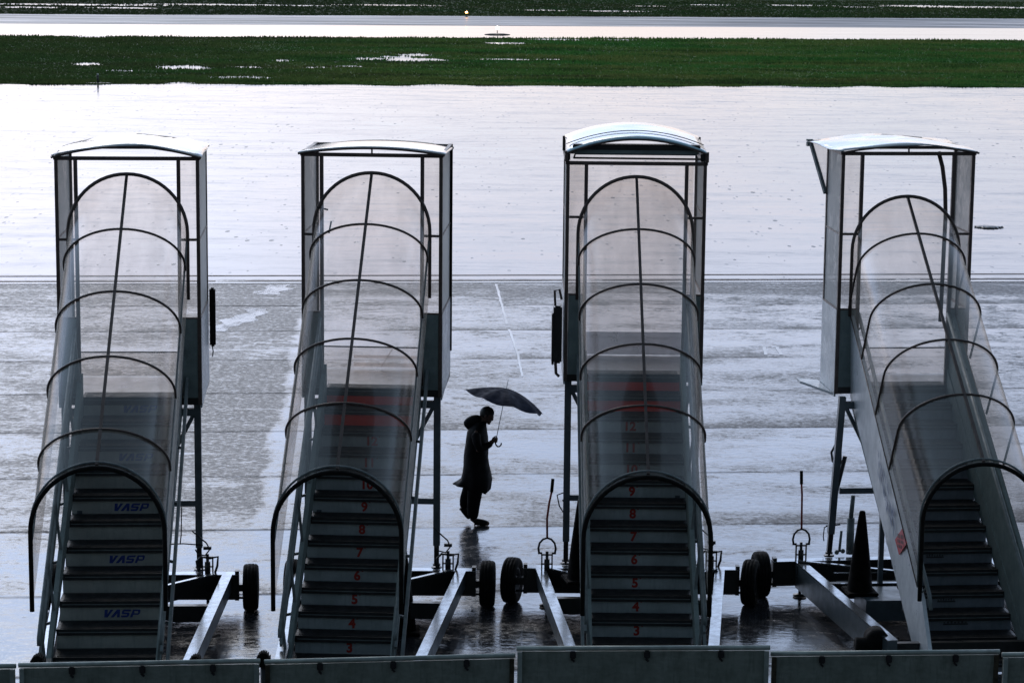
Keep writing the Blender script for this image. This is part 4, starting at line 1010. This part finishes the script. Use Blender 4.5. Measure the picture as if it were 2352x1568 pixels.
# trousers: wide wet legs
tb = MB()
for pa, ra in (([(-.05, -.10, .80), (-.075, -.10, .52), (-.10, -.10, .28), (-.105, -.09, .09)], [.12, .12, .10, .08]), ([(-.09, .09, .80), (-.15, .09, .52), (-.225, .085, .32), (-.24, .08, .20)], [.12, .115, .095, .07])):
    a = skinmesh(pa, [(0, 1), (1, 2), (2, 3)], ra, 0, 2); tb.add(*a, True)
tb.build('trousers', 'trouser', person)
sh = MB()
a = skinmesh([(-.135, -.09, .06), (-.10, -.09, .10), (-.04, -.09, .055), (.05, -.09, .042), (.125, -.09, .036)], [(0, 1), (0, 2), (2, 3), (3, 4)], [.052, .058, .055, .050, .036], 0, 2); sh.add(*a, True); sh.build('shoe', 'rubber', person)
sh = MB(); a = skinmesh([(-.295, .08, .265), (-.255, .08, .27), (-.24, .08, .185), (-.185, .08, .105), (-.15, .08, .055)], [(0, 1), (0, 2), (2, 3), (3, 4)], [.050, .052, .055, .05, .036], 0, 2); sh.add(*a, True); sh.build('shoe', 'rubber', person)

# umbrella, held in the hand: its own thing
h0 = Vector((.215, -.12, 1.24)); tip = Vector((.382, -.02, 2.12))
um = thing('umbrella', 'open navy umbrella tilted back over the walking person', 'umbrella', (px, py, 0), -.03)
ax = (tip-h0).normalized()
b = MB(); b.tube([h0, tip], [.0055, .0042], 8); b.build('shaft', 'rail', um)
b = MB(); b.tube([h0+ax*.06, h0-ax*.02, h0+Vector((.004, 0, -.045)), h0+Vector((.025, 0, -.070)), h0+Vector((.052, 0, -.070)), h0+Vector((.074, 0, -.050)), h0+Vector((.082, 0, -.018))], .0105, 10); b.build('crook_handle', 'rubber', um)
apex = h0+(tip-h0)*.865
ux = Vector((1, 0, 0)); ux = (ux-ax*ux.dot(ax)).normalized(); uy = ax.cross(ux)
nr, nq, sub = 8, 8, 6; vs = []; Rr = .60
def cpt(a, f, gore):
    # ribs droop towards the rim; the cloth between two ribs hangs in and is cut back at the rim
    sag = .185*f**1.6
    rr = Rr*f*(1-.075*gore*f-.02*f*f)
    dx, dy = math.cos(a)*rr, math.sin(a)*rr
    extra = .040*gore*f*(1-.2*f)
    bend = -.075*f*f*max(0, math.cos(a))**2 + .065*f*max(0, -math.cos(a))**1.5*f
    return apex+ux*dx+uy*dy+ax*(-sag-extra+bend)
for k in range(nr):
    for s_ in range(sub):
        a = 2*PI*(k+s_/sub+.33)/nr; gore = math.sin(PI*s_/sub)
        for j in range(nq+1): vs.append(cpt(a, j/nq, gore))
T = nr*sub; fs = [(i*(nq+1)+j, i*(nq+1)+j+1, ((i+1) % T)*(nq+1)+j+1, ((i+1) % T)*(nq+1)+j) for i in range(T) for j in range(nq)]
b = MB(); b.add(vs, fs, True); b.build('canopy', 'umb', um)
for k in range(nr):
    a = 2*PI*(k+.33)/nr; b = MB(); b.tube([cpt(a, j/8, 0)-ax*.008 for j in range(9)]+[cpt(a, 1.03, 0)-ax*.008], .003, 5)
    st0 = h0+(tip-h0)*.62; b.tube([st0, cpt(a, .5, 0)-ax*.01], .0022, 4); b.build('rib', 'beam', um)

# ------------------------------------------------------------------ barrier panels in the foreground
def barrier(xa, za, xb, zb, y, label, ya=None, rust=0):
    t = thing('barrier_panel', label, 'barrier', ((xa+xb)/2, y, 0), 0, 'sheet metal barrier panels along the foreground')
    cx = (xa+xb)/2; a, b2 = xa-cx, xb-cx
    q = MB(); q.hexa([(a, -.012, .06), (b2, -.012, .06), (b2, .012, .06), (a, .012, .06), (a, -.012, za-.05), (b2, -.012, zb-.05), (b2, .012, zb-.05), (a, .012, za-.05)]); q.build('sheet', 'green', t)
    q = MB(); q.tube([(a-.01, 0, za-.02), (b2+.01, 0, zb-.02)], .024, 12); q.build('top_rail', 'greenrail', t)
    q = MB(); q.bar((a, 0, .08), (b2, 0, .08), .05, .04); q.build('bottom_rail', 'greenrail', t)
    for xx, zz in ((a+.025, za), (b2-.025, zb)):
        q = MB(); q.bar((xx, -.018, 0), (xx, -.018, zz-.05), .045, .04, (0, 1, 0)); q.build('post', 'rust' if rust else 'greenrail', t)
    nL = 3
    for k in range(nL):
        f = (k+.75)/(nL+.4); q = MB(); xx = a+(b2-a)*f; zz = za+(zb-za)*f
        q.box(xx-.03, -.05, zz-.115, xx+.03, -.014, zz-.04, .008); q.bar((xx-.015, -.03, zz-.12), (xx+.015, -.03, zz-.15), .015, .02); q.build('panel_clip', 'beam', t)
    for s_ in (-1, 1):
        q = MB(); xx = a+.2 if s_ < 0 else b2-.2
        q.bar((xx, .0, .03), (xx, .55, .03), .05, .04); q.bar((xx, .5, .05), (xx, .02, .9), .035, .035); q.build('rear_stay', 'greenrail', t)
    return t
barrier(-4.90, 1.23, -2.50, 1.30, 24, 'leftmost green grey metal barrier panel below the blue lettered stairs')
barrier(-2.44, 1.285, .055, 1.375, 24.02, 'barrier panel with slanting top rail below the stairs left of the person', rust=1)
barrier(.085, 1.455, 2.60, 1.49, 24.0, 'tallest barrier panel, below the stairs with the arched roof')
barrier(2.63, 1.42, 4.90, 1.465, 24.02, 'rightmost full barrier panel below the stairs with the red diamond sign', rust=1)
barrier(4.94, 1.44, 7.4, 1.48, 24.0, 'barrier panel mostly cut off at the right edge of the photo')
barrier(-7.4, 1.16, -4.95, 1.215, 24.02, 'barrier panel mostly cut off at the left edge of the photo')
# ribbed dark rubber buffers standing just behind the barrier
def buffer(x, y, z, wd, label):
    t = thing('rubber_buffer', label, 'buffer', (x, y, 0), 0, 'ribbed rubber buffers behind the barrier')
    q = MB(); q.tube([(0, 0, 0), (0, 0, z-.10)], .035, 10); q.lathe([(0, 0), (.12, 0), (.12, .02), (0, .03)], 16); q.build('stem', 'beam', t)
    q = MB(); nn = 8
    for i in range(nn):
        xx = -wd/2+wd*(i+.5)/nn; hh = .10*math.sqrt(max(.1, 1-(2*(i+.5)/nn-1)**2))
        q.box(xx-wd/nn*.36, -.06, z-.12, xx+wd/nn*.36, .06, z-.12+hh+.03, .004)
    q.box(-wd/2, -.06, z-.15, wd/2, .06, z-.105, .015); q.build('ribbed_head', 'rubber', t)
buffer(-4.78, 24.35, 1.21, .15, 'ribbed black buffer poking over the left end of the leftmost panel')
buffer(-3.18, 24.35, 1.22, .14, 'ribbed black buffer half hidden near the middle of the leftmost panel')
buffer(-2.49, 24.35, 1.265, .14, 'ribbed black buffer above the joint of the two left panels')

# ------------------------------------------------------------------ airfield lights
def aflight(x, y, mm, h, label, base=True, rr=.10):
    t = thing('airfield_light', label, 'airfield light', (x, y, 0), 0, 'small lights along the runway and taxiway')
    q = MB(); q.tube([(0, 0, 0), (0, 0, h)], .03, 8); q.lathe([(0, 0), (.16, 0), (.14, .03), (0, .04)], 16); q.lathe([(.0, 0), (.07, 0), (.10, .05), (.0, .06)], 14, Matrix.Translation((0, 0, h-.03))); q.build('stand', 'puck', t)
    q = MB(); q.ball((0, 0, h+.06), (rr, rr, rr), 14, 10); q.build('lamp', mm, t)
    if base:
        q = MB(); q.lathe([(0, 0), (.95, 0), (.9, .04), (.5, .09), (0, .10)], 24, None, 1, .45); q.build('base_plate', 'puck', t)
aflight(-4.11, 211.5, 'amber', .30, 'glowing amber light at the far edge of the runway', False, .10)
aflight(-1.28, 180.8, 'whitelamp', .42, 'small white light on a dark base plate at the near edge of the runway', True, .12)
t = thing('marker_post', 'thin dark marker post with pale tip where the grass meets the taxiway', 'marker post', (-21.0, 125.8, 0))
q = MB(); q.tube([(0, 0, 0), (0, 0, .42)], .05, 8); q.lathe([(0, 0), (.35, 0), (.3, .03), (0, .05)], 16, None, 2.2, 1); q.build('post', 'puck', t)
q = MB(); q.ball((0, 0, .46), .05, 10, 8); q.build('tip', 'white', t)
# dark thin sheet standing in for ripples on the wet tarmac
q = MB(); vs = []; n = 26
for i in range(n+1):
    x = -.85+1.8*i/n; wdd = .32*abs(math.sin(PI*i/n))**.7*(1-.35*i/n)
    vs += [(x, -wdd+.12*noise.noise(Vector((i*.7, 0, 0))), .006), (x, .02*math.sin(i), .03+.02*noise.noise(Vector((i*.5, 3, 0)))), (x, wdd*.9+.12*noise.noise(Vector((i*.6, 7, 0))), .006)]
q.add(vs, [(i*3+k, i*3+k+1, i*3+k+4, i*3+k+3) for i in range(n) for k in range(2)], True)
o = q.build('ripple_mark', 'beam'); o.location = (13.5, 70.3, 0); o.scale = (.45, 1.7, 1)
mo = o.modifiers.new('s', 'SOLIDIFY'); mo.thickness = .01
tag(o, 'dark sheet standing in for ripples on the wet tarmac right of the rightmost cabin', 'ripple mark')
